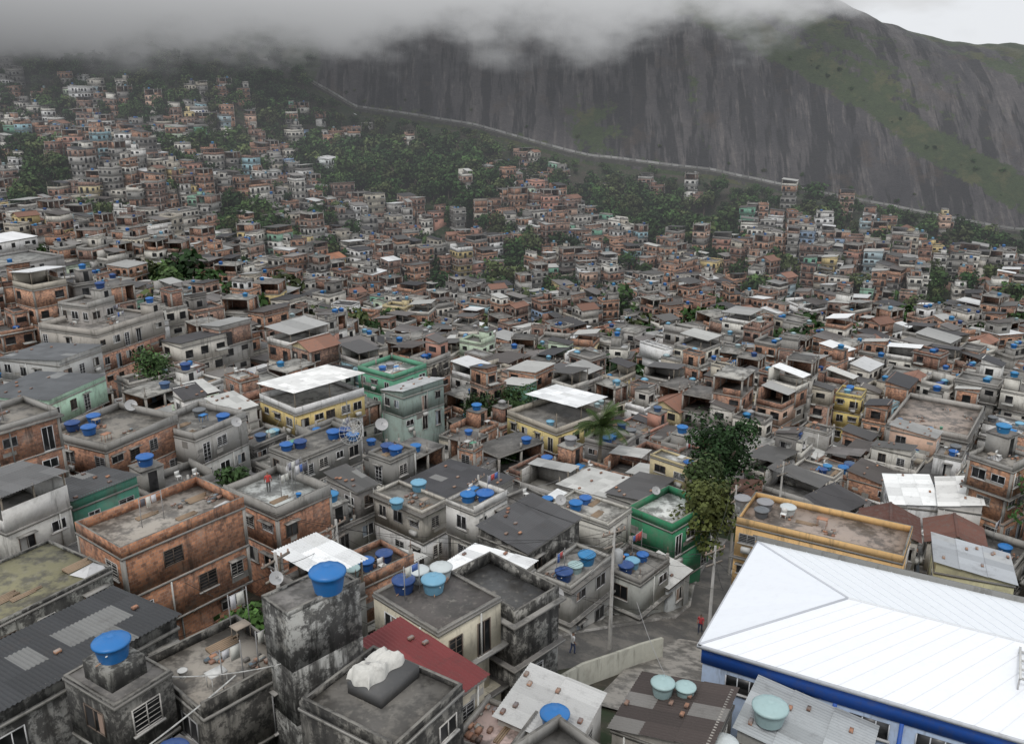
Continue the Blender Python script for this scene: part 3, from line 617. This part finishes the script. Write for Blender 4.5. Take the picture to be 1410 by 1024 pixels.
# ------------------------------------------------------------ street
SP=[(-4,46),(0,49),(3.5,51.5),(7,54.3),(11,57),(15,60),(17.5,64.5),(19,70),(22,78),(26,86)]
def seg(P,step=1.0):
    out=[]
    for (a,c) in zip(P[:-1],P[1:]):
        L=math.dist(a,c); n=max(1,int(L/step))
        for k in range(n): out.append((a[0]+(c[0]-a[0])*k/n,a[1]+(c[1]-a[1])*k/n))
    out.append(P[-1]); return out
def ribbon(P,prof,name):
    """prof: list of (offset, height, mat, col) cross-section points; face i uses entry i"""
    S=seg(P); b=B(); prev=None
    for i,p in enumerate(S):
        q=S[min(i+2,len(S)-1)]; o=S[max(i-2,0)]; t=Vector((q[0]-o[0],q[1]-o[1])).normalized(); n=Vector((-t.y,t.x)); z=H(*p)
        row=[b.P(p[0]+n.x*s[0],p[1]+n.y*s[0],z+s[1]) for s in prof]
        if prev:
            for k in range(len(prof)-1): b.F([prev[k],prev[k+1],row[k+1],row[k]],prof[k][2],prof[k][3])
        prev=row
    return b.obj(name)
PV=(.24,.23,.21);KB=(.33,.32,.3)
ribbon(SP,[(-4.2,-.6,SL,PV),(-4.0,.36,SL,PV),(-2.65,.38,SL,KB),(-2.5,.38,SL,KB),(-2.5,.25,AS,PV),(0,.28,AS,PV),(2.5,.25,SL,KB),(2.5,.38,SL,KB),(2.65,.38,SL,PV),(4.0,.36,SL,PV),(4.2,-.6,SL,PV)],'street')
ribbon([(13.5,57.6),(11.3,50.5),(9.6,46.5),(7.8,42.5)],[(-3.4,.1,SL,(.3,.28,.25)),(0,.2,SL,(.3,.28,.25)),(3.2,.1,SL,(.3,.28,.25))],'paved_yard')
S=seg([(2.6,44.0),(4.4,47.0),(6.6,49.4),(8.8,51.9),(10.6,53.6)],1.5)
b=B()
for p,q in zip(S[:-1],S[1:]):
    b.fr(p[0],p[1],math.degrees(math.atan2(q[1]-p[1],q[0]-p[0]))); z=H(*p);z2=H(*q);l=math.dist(p,q)
    i=len(b.v)
    for (yy,hh) in ((-.12,-3),(-.12,1.7),(.12,1.7),(.12,-3)): b.P(0,yy,z+hh);b.P(l,yy,z2+hh)
    for w in ((0,1,3,2),(2,3,5,4),(4,5,7,6)): b.F([i+k for k in w],PL,(.44,.43,.36))
b.obj('retaining_wall')

# ------------------------------------------------------------ infill town
def inrect(x,y,f,m):
    dx,dy=x-f[0],y-f[1]; a=rad(f[4]); u=dx*math.cos(a)+dy*math.sin(a); v=-dx*math.sin(a)+dy*math.cos(a)
    return abs(u)<f[2]+m and abs(v)<f[3]+m
SD=seg(SP,1.5)+seg([(12.5,55.6),(11.3,50.5),(9.6,46.5)],1.5)
def near_street(x,y,r): return any((x-p[0])**2+(y-p[1])**2<r*r for p in SD)
ECx=([25,35,43,52,66,80,97,120,130],[-23.5,-27,-28.6,-32,-35.5,-38.5,-42.5,-47,-50])
ELx=([30,45,62,80,100,120,130],[-25.2,-28,-31.5,-34.3,-37,-40,-41])
ERx=([40,60,75,100,120,130],[-33,-37,-40,-44.5,-50,-52])
def envz(x,y):
    c=np.interp(y,*ECx);l=np.interp(y,*ELx);r=np.interp(y,*ERx)
    return float(c+(l-c)*min(1,max(0,(-x-8)/25)) if x<0 else c+(r-c)*min(1,max(0,(x-12)/20)))
G0=[(-54,400,40,40),(62,345,28,30),(-85,280,10,12),(-70,395,20,30),(88,285,6,7),(5,192,9,8),(-18,335,9,10),(-150,300,10,9),(-60,300,8,8),(125,262,6,6),(95,205,5,5),(-10,255,7,6),(-20,375,18,18),(30,385,30,16),(-120,370,14,14),(150,250,6,8),(115,240,5,5),(-175,330,10,12),(-30,290,5,5),(60,230,4,4),(-100,330,8,9),(-118,245,7,7),(-60,150,6,5),(18,140,5,4),(25,190,4,4),(85,250,4,5),(-70,230,6,5),(-140,260,6,7),(170,300,14,10),(-5,310,6,5),(20,290,5,5)]
GROVES=[]
for (gx,gy,rx,ry) in G0:
    ny=float(np.interp(gy,[165,220,300,345,400,470],[165,290,372,400,435,480])); s=ny/gy; GROVES.append((gx*s,ny,rx*s,ry*s*.75))
rg=random.Random(21)
for _ in range(48):
    y=rg.uniform(190,470); x=rg.uniform(-.6,.6)*y; GROVES.append((x,y,rg.uniform(5,12),rg.uniform(4,9)))
def dens(x,y):
    f=yF(x)-y
    if f<16: return 0
    for (gx,gy,rx,ry) in GROVES:
        if ((x-gx)/rx)**2+((y-gy)/ry)**2<1: return 0
    d=1.
    if x<-70 and y>430: d=max(.04,.7-(y-430)/90*.68)
    elif f<42 and x>-70: d=.3
    if x>165 and y>362: d=min(d,.06)
    if x>70 and y>408: d=min(d,.2)
    n=float(vnoise(np.array([x/16.]),np.array([y/13.]),9)[0])
    if y>350 and n>.66: d*=.3
    if y>220 and n>.80: d*=.2
    return d
far=[B() for _ in range(4)]; trees_pts=[]
ca,sa=math.cos(rad(50)),math.sin(rad(50)); cnt=0
def pickwall(warm,paint=.18):
    r=R.random()
    if r<warm: return BK,jit(R.choice(BRK))
    if r<1-paint: return PL,jit(R.choice(PLA))
    return PL,jit(mix3(R.choice(PCOL),(.5,.5,.48),.15))
def place(x,y,rot,w,d):
    global cnt
    near=y<165; det=2 if y<66 else (1 if y<120 else 0)
    warm=(.33 if x<20 else .52) if y>200 else (.34 if y>120 else .24)
    wm,wc=pickwall(warm,.15)
    h=H(x,y)
    if y<128: zr=envz(x,y)+R.choice([-3.6,-2.6,-1.8,-1.2,-.8,-.2,.2,.8,1.4]); st=2 if y<50 else 3
    else:
        st=R.choice([2,3,3,4,4,5]) if y<420 else R.choice([1,2,3,3]); zr=h+2.75*st+R.uniform(-1,1)
    rr=R.random(); kw={}
    if rr<.40: rf,rc='para',jit(R.choice(SLC),.2)
    elif rr<.57: rf,rc='open',jit(R.choice(RFC),.2)
    elif rr<.86: rf,rc='corr',jit(R.choice(RFC),.2)
    elif rr<.97: rf,rc='shell',jit(R.choice(SLC),.2)
    else: rf,rc='tile',jit((.22,.11,.075),.2)
    if y<128 and rf in('open','shell'): zr-=1.8
    if x>3 and y<40: zr=min(zr,-32.5); rf='corr' # sheds in front of the hall stay low
    if R.random()<.22: kw['upper']=(BK,jit(R.choice(BRK)))
    if wm==PL and y<130 and R.random()<.35: wm=MO
    b=B() if near else far[min(3,int((y-165)/75))]
    b.fr(x,y,rot); house(b,w,d,min(h-4,zr-2.7*st),zr,st,wm,wc,rf,rc,det,R.uniform(.3,.95),winden=.85,**kw)
    if R.random()<(.35 if det<1 else .22) and rf in('para','corr') and y>42:
        k=R.choice([-1,1]); w2=w*R.uniform(.4,.6); b.fr(*l2w(b,k*(w-w2)/2*.95,0),rot); house(b,w2,d*R.uniform(.6,.97),zr-.2,zr+2.6,1,*pickwall(.4,.1),R.choice(['para','corr']),jit(R.choice(RFC)),det,.3); b.fr(x,y,rot)
    if R.random()<.38 and y>42 and not(y<100 and near_street(x,y,7)) and not any(inrect(x,y,f,3) for f in (foot if y<140 else [])):
        s=R.choice([-1,1]); aw,ad=R.uniform(1.6,2.6),R.uniform(2.,3.4); fx,fy=(s*(w/2+aw/2-.3),R.uniform(-1,1)) if R.random()<.5 else (R.uniform(-1,1),s*(d/2+ad/2-.3))
        b.fr(*l2w(b,fx,fy),rot+R.uniform(-4,4)); zz=zr-R.choice([1.,1.8,2.7,3.6]); house(b,aw,ad,min(h-4,zz-5.4),zz,2,*pickwall(.4,.12),R.choice(['corr','corr','para']),jit(R.choice(RFC)),det,.5); b.fr(x,y,rot)
    cnt+=1
    if near:
        nm={BK:'brick_house',PL:'plaster_house',MO:'concrete_house'}[wm]
        if rf=='corr' and wm==PL: nm='corrugated_roof_house'
        b.obj(nm)
        if det>=1 and R.random()<.2:
            dx,dy=l2w(b,R.uniform(-w/2,w/2)*.7,-d/2+.2); dish(dx,dy,zr+.9,R.uniform(.3,.45),R.uniform(-60,60))
def gridpts(sx,y0,y1):
    n=int(700/sx)
    for i in range(-12,n):
        for j in range(-n,n):
            u,v=i*sx+R.uniform(-1.2,1.2),j*sx+R.uniform(-1.2,1.2)
            if i%7==0: u+=1.2
            x,y=u*ca-v*sa,u*sa+v*ca
            if y0<=y<y1 and abs(x)<=.64*y+10: yield x,y
for x,y in list(gridpts(5.7,23,180))+list(gridpts(6.8,180,560)):
    if y>165: x+=8*math.sin(y/60)
    k=1. if y<180 else 1.2
    w,d=R.uniform(3.4,6.2)*k,R.uniform(3.4,6.2)*k
    if R.random()<.1: w*=1.4
    rot=50+R.uniform(-8,8)
    if x>22 and y<95: rot-=6
    if y>165: rot=50+24*math.sin(x/55+y/80)+R.uniform(-16,16)
    if y<400:
        m=min(w,d)/2+.15 if y<110 else 2.2
        if any(inrect(x,y,f,m) for f in foot): continue
    if y<100 and near_street(x,y,4.6+ .3*min(w,d)): continue
    if .5<x<16 and 38.5<y<57: continue
    D=dens(x,y)
    if R.random()>D:
        if y>165: trees_pts.append((x,y))
        continue
    if y>128 and R.random()<.03: continue
    place(x,y,rot,w,d)
for k in range(4):
    if far[k].v: far[k].obj('distant_hillside_houses')

# ------------------------------------------------------------ vegetation
def crown(b,rnd,x,y,z,r,h,n,leaf,base,lobes=9):
    base=jit(base,.25,rnd)
    L=[]
    for k in range(lobes):
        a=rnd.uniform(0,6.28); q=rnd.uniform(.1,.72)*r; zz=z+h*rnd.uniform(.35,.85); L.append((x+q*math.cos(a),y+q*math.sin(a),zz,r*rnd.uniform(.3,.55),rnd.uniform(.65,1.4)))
    for k in range(n):
        lx,ly,lz,lr,lc=L[k%lobes]
        u=rnd.uniform(-.6,1);t=rnd.uniform(0,6.28);s=math.sqrt(1-u*u); rr=lr*rnd.uniform(.6,1.08)
        px,py,pz=lx+rr*s*math.cos(t),ly+rr*s*math.sin(t),lz+rr*u*.8
        n1=Vector((s*math.cos(t)+rnd.uniform(-.7,.7),s*math.sin(t)+rnd.uniform(-.7,.7),u+rnd.uniform(-.3,.9))).normalized()
        e=n1.cross(Vector((rnd.uniform(-1,1),rnd.uniform(-1,1),rnd.uniform(-1,1)))).normalized(); g=n1.cross(e)
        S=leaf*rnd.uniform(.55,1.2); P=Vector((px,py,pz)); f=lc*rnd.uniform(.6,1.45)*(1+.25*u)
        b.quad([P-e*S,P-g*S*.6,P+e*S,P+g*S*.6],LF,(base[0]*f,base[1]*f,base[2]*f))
def tree(b,rnd,x,y,z,r,h,n,leaf,base,lobes=9):
    b.tube((x,y,z-1),(x,y,z+h*.5),r*.09,BA,(.08,.06,.045),6,r*.05)
    for k in range(4):
        a=rnd.uniform(0,6.28); b.tube((x,y,z+h*.38),(x+math.cos(a)*r*.55,y+math.sin(a)*r*.55,z+h*.7),r*.045,BA,(.08,.06,.045),5,r*.02)
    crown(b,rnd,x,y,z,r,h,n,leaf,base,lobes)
TG=[(.020,.045,.012),(.027,.055,.015),(.038,.066,.020),(.014,.033,.010),(.05,.065,.024)]
rp=random.Random(3); protos=[]
for k in range(7):
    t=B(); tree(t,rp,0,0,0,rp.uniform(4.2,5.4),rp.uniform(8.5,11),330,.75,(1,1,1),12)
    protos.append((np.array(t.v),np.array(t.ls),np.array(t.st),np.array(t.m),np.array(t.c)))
def tile(name,pts):
    V=[];Lp=[];S=[];M=[];C=[];vo=0;lo=0
    for (x,y,z,s) in pts:
        v,l,st,m,c=R.choice(protos); a=R.uniform(0,6.28); ca_,sa_=math.cos(a),math.sin(a)
        sx=s*R.uniform(.85,1.2)
        vv=np.stack([x+(v[:,0]*ca_-v[:,1]*sa_)*sx,y+(v[:,0]*sa_+v[:,1]*ca_)*sx,z+v[:,2]*s],1)
        g=np.array(jit(R.choice(TG),.25)); cc=c.copy(); lf=m==LF; cc[lf]=cc[lf]*g
        V.append(vv);Lp.append(l+vo);S.append(st+lo);M.append(m);C.append(cc);vo+=len(v);lo+=len(l)
    t=B(); t.v=np.concatenate(V);t.ls=np.concatenate(Lp);t.st=np.concatenate(S);t.m=np.concatenate(M).tolist();t.c=np.concatenate(C); t.obj(name)
pts=[]
for (gx,gy,rx,ry) in GROVES:
    n=max(4,int(rx*ry/11))
    for _ in range(n):
        a=R.uniform(0,6.28);q=math.sqrt(R.random()); x,y=gx+rx*q*math.cos(a),gy+ry*q*math.sin(a)
        if y<yF(x)-10: pts.append((x,y,H(x,y),R.uniform(.75,1.4)))
for (x,y) in trees_pts:
    if abs(x)>.62*y or yF(x)-y<14: continue
    if R.random()<(.55 if x<40 else .5): pts.append((x,y,H(x,y),R.uniform(.5,1.)))
for _ in range(300):
    x=R.uniform(-330,260); y=yF(x)-6-abs(R.gauss(0,18)); s=R.uniform(.35,.7) if yF(x)-y<18 else R.uniform(.5,.95)
    if abs(x)<.62*y: pts.append((x,y,H(x,y)-.5,s))
for _ in range(240):
    x=R.uniform(-340,-108); y=R.uniform(440,556)
    if abs(x)<.62*y: pts.append((x,min(y,yF(x)-1),H(x,min(y,yF(x)-1)),R.uniform(.6,1.2)))
for _ in range(420):
    y=R.uniform(165,430); x=R.uniform(-.6,.6)*y
    if y<yF(x)-12 and not any(inrect(x,y,f,2) for f in foot): pts.append((x,y,H(x,y),R.uniform(.6,1.3)))
tile('hillside_trees',pts)
pts2=[]
for _ in range(1500):
    x=R.uniform(-340,300); t=R.uniform(0,110); z=Zmount(x,t); zbx=float(np.interp(x,ZBX,ZBZ))
    ok=(x>95 and 2<z-zbx<14) or (4<t<9 and R.random()<.5) or x<-115 or (32<x<52 and t<18)
    if ok: pts2.append((x,yF(x)+t,z-1.3,R.uniform(.15,.36) if x>-100 else R.uniform(.5,.9)))
tile('mountain_scrub',pts2)
def neartree(x,y,z,r,h,n,base,name='broadleaf_tree'):
    b=B(); tree(b,R,x,y,z,r,h,n,.26,base,26); b.obj(name)
neartree(24.,93,-46,4.6,10.5,5200,(.018,.042,.013)); neartree(17.2,72.5,-43.5,3.2,11,3600,(.08,.095,.028)); neartree(18.6,77.5,-44,3.0,11,3000,(.04,.065,.02))
neartree(60,150,-60,3.5,8,1500,(.03,.055,.016)); neartree(-5,125,-52,3.6,9,1800,(.024,.045,.015)); neartree(0.5,128,-52,3.4,9,1800,(.03,.055,.018))
neartree(49,73,-42,2.8,9,1800,(.04,.09,.025)); neartree(-12.9,38.2,-29.,1.5,5.,900,(.05,.10,.025)); neartree(-50,118,-42,3,7,1500,(.04,.075,.025)); neartree(-22.5,66,-34,1.8,5,900,(.04,.075,.025))
neartree(30,140,-59,3,8,1200,(.025,.05,.015)); neartree(-1,100,-48,2.2,6,900,(.03,.065,.018)); neartree(70,112,-55,3,8,1200,(.05,.08,.025)); neartree(-46,140,-50,3.4,9,1500,(.032,.06,.018))
def palm(x,y,z,h):
    b=B(); n=8
    for k in range(n): b.tube((x+.04*k,y,z+h*k/n),(x+.04*(k+1),y,z+h*(k+1)/n),.28-.012*k,BA,(.16,.14,.11),8,.27-.012*k)
    for k in range(30):
        a=k*2.4; el=rad(R.uniform(-20,75)); L=R.uniform(3.0,3.8); P=Vector((x+.04*n,y,z+h)); d=Vector((math.cos(a)*math.cos(el),math.sin(a)*math.cos(el),math.sin(el))); c=jit((.045,.075,.02),.35)
        m=16
        for q in range(m):
            d2=(d+Vector((0,0,-.085))).normalized(); Q=P+d2*L/m; b.tube(P,Q,.035,LF,c,4)
            sd=d2.cross(Vector((0,0,1))).normalized(); ll=.85*math.sin(math.pi*(q+1.5)/(m+2))+.1
            for s in(-1,1):
                for o in (0,.5):
                    P2=P.lerp(Q,o); t=P2+(sd*s*.8+d2*.5+Vector((0,0,-.35)))*ll; b.quad([P2,P2+d2*.09,t+d2*.03,t],LF,jit(c,.25))
            P,d=Q,d2
    b.obj('palm_tree')
palm(10.,95,-48.0,10.5)

# ------------------------------------------------------------ street furniture, cables, dishes
WP=[]
def pole(x,y,z,h,trafo=False):
    b=B(); b.tube((x,y,z-1),(x,y,z+h),.15,PL,(.38,.37,.35),8,.09)
    b.fr(x,y,R.uniform(30,70)); b.box(-1.,1.,-.05,.05,z+h-.5,z+h-.38,PT,(.2,.17,.14)); b.box(-.8,.8,-.05,.05,z+h-1.5,z+h-1.38,PT,(.2,.17,.14))
    for q in(-.9,-.4,.4,.9): b.tube((q,0,z+h-.38),(q,0,z+h-.2),.05,PT,(.3,.2,.15))
    if trafo: b.rev([(.3,0),(.34,.05),(.34,.85),(.2,.95)],.45,0,z+h-2.8,PT,(.35,.36,.36),12)
    b.obj('utility_pole'); WP.append((x,y,z+h-.4))
pole(6.9,53.6,-37,8.6,True); pole(14.6,56.6,-38.5,7.); pole(-12.5,41.5,-29,5.5); pole(-11.5,52,-33,6.); pole(-24,60,-33,5.5); pole(20,72,-42,8,True); pole(-3,72,-40,7); pole(28,84,-45,8)
b=B()
def cable(p,q,sag,r=.018,c=(.02,.02,.02)):
    p=Vector(p);q=Vector(q); n=10; o=None
    for k in range(n+1):
        t=k/n; a=p.lerp(q,t); a.z-=sag*4*t*(1-t)
        if o is not None: b.tube(o,a,r,PT,c,3)
        o=a
for i,p in enumerate(WP):
    for j,q in enumerate(WP):
        if i<j and math.dist(p,q)<22:
            for k in range(2): o=(k-.5)*.8; cable((p[0]+o,p[1],p[2]-.3*k),(q[0]+o,q[1],q[2]-.3*k),R.uniform(.4,1.2))
    for _ in range(6):
        a=R.uniform(0,6.28);L=R.uniform(5,10); x,y=p[0]+L*math.cos(a),p[1]+L*math.sin(a)
        if y>26: cable((p[0],p[1],p[2]-R.uniform(.1,1.2)),(x,y,envz(x,y)-.2),R.uniform(.2,.7),.013)
for _ in range(80):
    y=R.uniform(42,110); x=R.uniform(-.5,.5)*y; a=R.uniform(0,6.28); L=R.uniform(5,12); x2,y2=x+L*math.cos(a),y+L*math.sin(a)
    if x>9 and y<62: continue
    cable((x,y,envz(x,y)+R.uniform(.2,1.4)),(x2,y2,envz(x2,y2)+R.uniform(.2,1.4)),R.uniform(.2,.6),.016,R.choice([(.02,.02,.02),(.02,.02,.02),(.3,.3,.3)]))
cable((-16,31,-23.2),(-8.5,32,-23),.5,.03,(.5,.5,.48)); cable((-9,27,-25.6),(-6.6,28.6,-22.6),.05,.05,(.55,.55,.53)); cable((-15,28,-25),(-11.5,31.2,-23.4),.1,.04,(.5,.5,.48))
b.obj('power_lines')
b=B(); r=1.3; dep=.45
def pt(rr,a): return Vector((rr*math.cos(a),rr*math.sin(a),dep*(rr/r)**2))
for k in range(16):
    a=k*math.pi/8
    for q in range(5): b.tube(pt(r*q/5,a),pt(r*(q+1)/5,a),.022,PT,(.5,.5,.48),4)
for rr in (.45,.9,1.3):
    for k in range(24): b.tube(pt(rr,k*math.pi/12),pt(rr,(k+1)*math.pi/12),.022,PT,(.5,.5,.48),4)
for k in range(3): b.tube(pt(r*.8,k*2.1),(0,0,1.2),.02,PT,(.4,.4,.4),4)
b.rev([(.08,1.1),(.08,1.3)],0,0,0,PT,(.4,.4,.4),8); b.tube((0,0,0),(0,.9,-1.3),.06,PT,(.35,.35,.35),6)
o=b.obj('mesh_satellite_dish'); o.location=(-15.4,80,-32.1); o.rotation_euler=(rad(62),0,rad(-20))
for (x,y,z,rr,az) in [(-5.6,29.4,-22.3,.3,20),(2.7,47.,-30,.45,10),(-10,33,-20.4,.3,30),(-27,81,-32,.5,30),(-17.7,65,-29.6,.4,-40),(-13.9,88,-35,.7,20),(13.2,74,-36,.4,10),(-38,83,-31,.6,30),(4,66,-33,.45,0)]: dish(x,y,z,rr,az)

# bench heaped with sacks and covered with pale tarpaulin
b=B(); b.fr(-5.0,29.4,57)
b.box(-1.2,1.1,-.85,.85,-22.47,-21.95,PT,(.07,.07,.07)); nx,ny=40,28
ids=[[None]*ny for _ in range(nx)]
for i in range(nx):
    for j in range(ny):
        u,v=i/(nx-1),j/(ny-1); e=min(u,1-u,v,1-v)*8; f=float(fbm(np.array([u*5.]),np.array([v*4.]),4,2)[0]); hgt=min(1,e)**.5*(.25+.7*f)
        ids[i][j]=b.P(-1.15+2.2*u+.1*math.sin(v*9),-.2+1.2*v+.08*math.sin(u*13),-21.94+hgt*.75)
for i in range(nx-1):
    for j in range(ny-1): b.F([ids[i][j],ids[i+1][j],ids[i+1][j+1],ids[i][j+1]],PT,jit((.55,.54,.50),.04))
b.obj('tarpaulin_covered_bench',True)

# people
def person(x,y,z,rot,shirt,pants,stride=.18):
    J={'pel':(0,0,.95),'ch':(0,.01,1.3),'nk':(0,.01,1.5),'hd':(0,.03,1.62),'ht':(0,.02,1.73),
       'lk':(.1,stride*.6,.5),'la':(.1,stride*.4,.08),'lt':(.1,stride*.4+.16,.04),'rk':(-.1,-.02,.5),'ra':(-.1,-stride,.1),'rt':(-.1,-stride+.15,.04),'lh':(.1,0,.9),'rh':(-.1,0,.9),
       'ls':(.19,0,1.43),'le':(.25,-.08,1.15),'lw':(.26,.06,.92),'lf':(.26,.12,.82),'rs':(-.19,0,1.43),'re':(-.25,.04,1.15),'rw':(-.25,.16,.94),'rf':(-.25,.22,.85)}
    E=[('pel','ch'),('ch','nk'),('nk','hd'),('hd','ht'),('pel','lh'),('lh','lk'),('lk','la'),('la','lt'),('pel','rh'),('rh','rk'),('rk','ra'),('ra','rt'),('ch','ls'),('ls','le'),('le','lw'),('lw','lf'),('ch','rs'),('rs','re'),('re','rw'),('rw','rf')]
    RD=dict(pel=.14,ch=.15,nk=.06,hd=.1,ht=.08,lk=.065,rk=.065,la=.045,ra=.045,lt=.04,rt=.04,lh=.095,rh=.095,ls=.065,rs=.065,le=.045,re=.045,lw=.032,rw=.032,lf=.035,rf=.035)
    K=list(J); me=bpy.data.meshes.new('person'); me.from_pydata([J[k] for k in K],[(K.index(a),K.index(c)) for a,c in E],[])
    o=bpy.data.objects.new('person',me); col_root.objects.link(o); mo=o.modifiers.new('s','SKIN'); 
    for k,vv in zip(K,me.skin_vertices[0].data): vv.radius=(RD[k],RD[k]); vv.use_root=(k=='pel')
    o.modifiers.new('u','SUBSURF').levels=1
    dg=bpy.context.evaluated_depsgraph_get(); m2=bpy.data.meshes.new_from_object(o.evaluated_get(dg)); o.modifiers.clear(); o.data=m2
    m2.materials.clear(); m2.materials.append(MATS[PT]); a=m2.attributes.new('Col','FLOAT_COLOR','FACE')
    for i,p in enumerate(m2.polygons):
        c=p.center; k=(.25,.14,.09)
        if c.z>1.66 : k=(.02,.015,.01)
        elif 1.48>c.z>.93 and abs(c.x)<.24: k=shirt
        elif 1.48>c.z>1.2: k=shirt
        elif .1<c.z<=.93 and abs(c.x)<.2: k=pants
        elif c.z<=.1: k=(.05,.05,.05)
        a.data[i].color=(*k,1); p.use_smooth=True
    o.location=(x,y,z); o.rotation_euler=(0,0,rad(rot))
try:
    person(14.6,59.2,H(14.6,59.2)+.28,150,(.45,.05,.06),(.03,.04,.08)); person(4.2,52.4,H(4.2,52.4)+.28,-60,(.5,.5,.5),(.05,.07,.15)); person(-19.,63,-30.36,30,(.5,.06,.05),(.1,.1,.1),.03)
except Exception as e: print(e)

# ------------------------------------------------------------ cloud and haze (absorbing volumes, own glow replaces scattered light)
def volmat(name,build,rate=1.):
    m=bpy.data.materials.new(name); m.use_nodes=True; nt=m.node_tree; nt.nodes.clear(); out=N(nt,'ShaderNodeOutputMaterial'); build(nt,out); 
    try: m.cycles.volume_step_rate=rate
    except Exception: pass
    return m
def boxobj(name,x0,x1,y0,y1,z0,z1,mat):
    me=bpy.data.meshes.new(name); v=[(x,y,z) for z in(z0,z1) for (x,y) in((x0,y0),(x1,y0),(x1,y1),(x0,y1))]
    me.from_pydata(v,[],[(3,2,1,0),(4,5,6,7),(0,1,5,4),(1,2,6,5),(2,3,7,6),(3,0,4,7)]); me.materials.append(mat)
    o=bpy.data.objects.new(name,me); col_root.objects.link(o); return o
def vb(nt,out,dens,emi,colr=(.86,.87,.88)):
    ab=N(nt,'ShaderNodeVolumeAbsorption'); ab.inputs['Color'].default_value=(0,0,0,1)
    em=N(nt,'ShaderNodeEmission'); em.inputs['Color'].default_value=(*colr,1); add=N(nt,'ShaderNodeAddShader')
    for s,v in ((ab.inputs['Density'],dens),(em.inputs['Strength'],emi)):
        if isinstance(v,float): s.default_value=v
        else: nt.links.new(v,s)
    nt.links.new(ab.outputs[0],add.inputs[0]); nt.links.new(em.outputs[0],add.inputs[1]); nt.links.new(add.outputs[0],out.inputs['Volume'])
def cloudb(nt,out):
    p=pos(nt); sp=N(nt,'ShaderNodeSeparateXYZ'); nt.links.new(p,sp.inputs[0]); x,y,z=sp.outputs
    n=noise(nt,vscale(nt,p,(.019,.011,.034)),1,4,.68)
    rise=math_(nt,'MULTIPLY',math_(nt,'MAXIMUM',math_(nt,'SUBTRACT',x,70.),0.),.17)
    low=math_(nt,'MULTIPLY',math_(nt,'MAXIMUM',math_(nt,'SUBTRACT',-90.,x),0.),-.05)
    base=math_(nt,'ADD',math_(nt,'ADD',rise,12.),low)
    h=math_(nt,'DIVIDE',math_(nt,'SUBTRACT',z,base),28.)
    t=math_(nt,'ADD',h,math_(nt,'MULTIPLY',math_(nt,'SUBTRACT',n,.5),4.2))
    cl=N(nt,'ShaderNodeClamp'); nt.links.new(t,cl.inputs[0]); s=math_(nt,'POWER',cl.outputs[0],1.5)
    dn=math_(nt,'MULTIPLY',s,.045)
    l=N(nt,'ShaderNodeMapRange'); nt.links.new(z,l.inputs[0]); l.inputs[1].default_value=2; l.inputs[2].default_value=50; l.inputs[3].default_value=.28; l.inputs[4].default_value=.74  # painted top light: the cloud's glow brightens with height
    l2=math_(nt,'MAXIMUM',math_(nt,'ADD',l.outputs[0],math_(nt,'MULTIPLY',x,.0008)),.15)  # emitted brightness also raised towards the right
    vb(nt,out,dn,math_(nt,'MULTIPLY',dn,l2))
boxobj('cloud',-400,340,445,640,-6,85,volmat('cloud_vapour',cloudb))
boxobj('haze',-420,420,260,444,-100,40,volmat('haze_air',lambda nt,out: vb(nt,out,.0009,.0009*.36,(.90,.93,1.))))  # even emission stands in for light scattered by the haze

# ------------------------------------------------------------ light
w=bpy.data.worlds.new('World'); scene.world=w; w.use_nodes=True; nt=w.node_tree; bg=nt.nodes['Background']
sky=N(nt,'ShaderNodeTexSky',sky_type='NISHITA'); sky.sun_disc=False; sky.sun_elevation=rad(55); sky.sun_rotation=rad(200); sky.dust_density=4
c=mixc(nt,.93,sky.outputs[0],(8.0,8.2,8.5)); nt.links.new(c,bg.inputs[0]); bg.inputs[1].default_value=.12
sl=bpy.data.lights.new('sun','SUN'); sl.energy=1.3; sl.angle=rad(12); sl.color=(1,.97,.93); so=bpy.data.objects.new('sun',sl); col_root.objects.link(so)
so.rotation_euler=(rad(35),0,rad(-20))
print('houses',cnt)
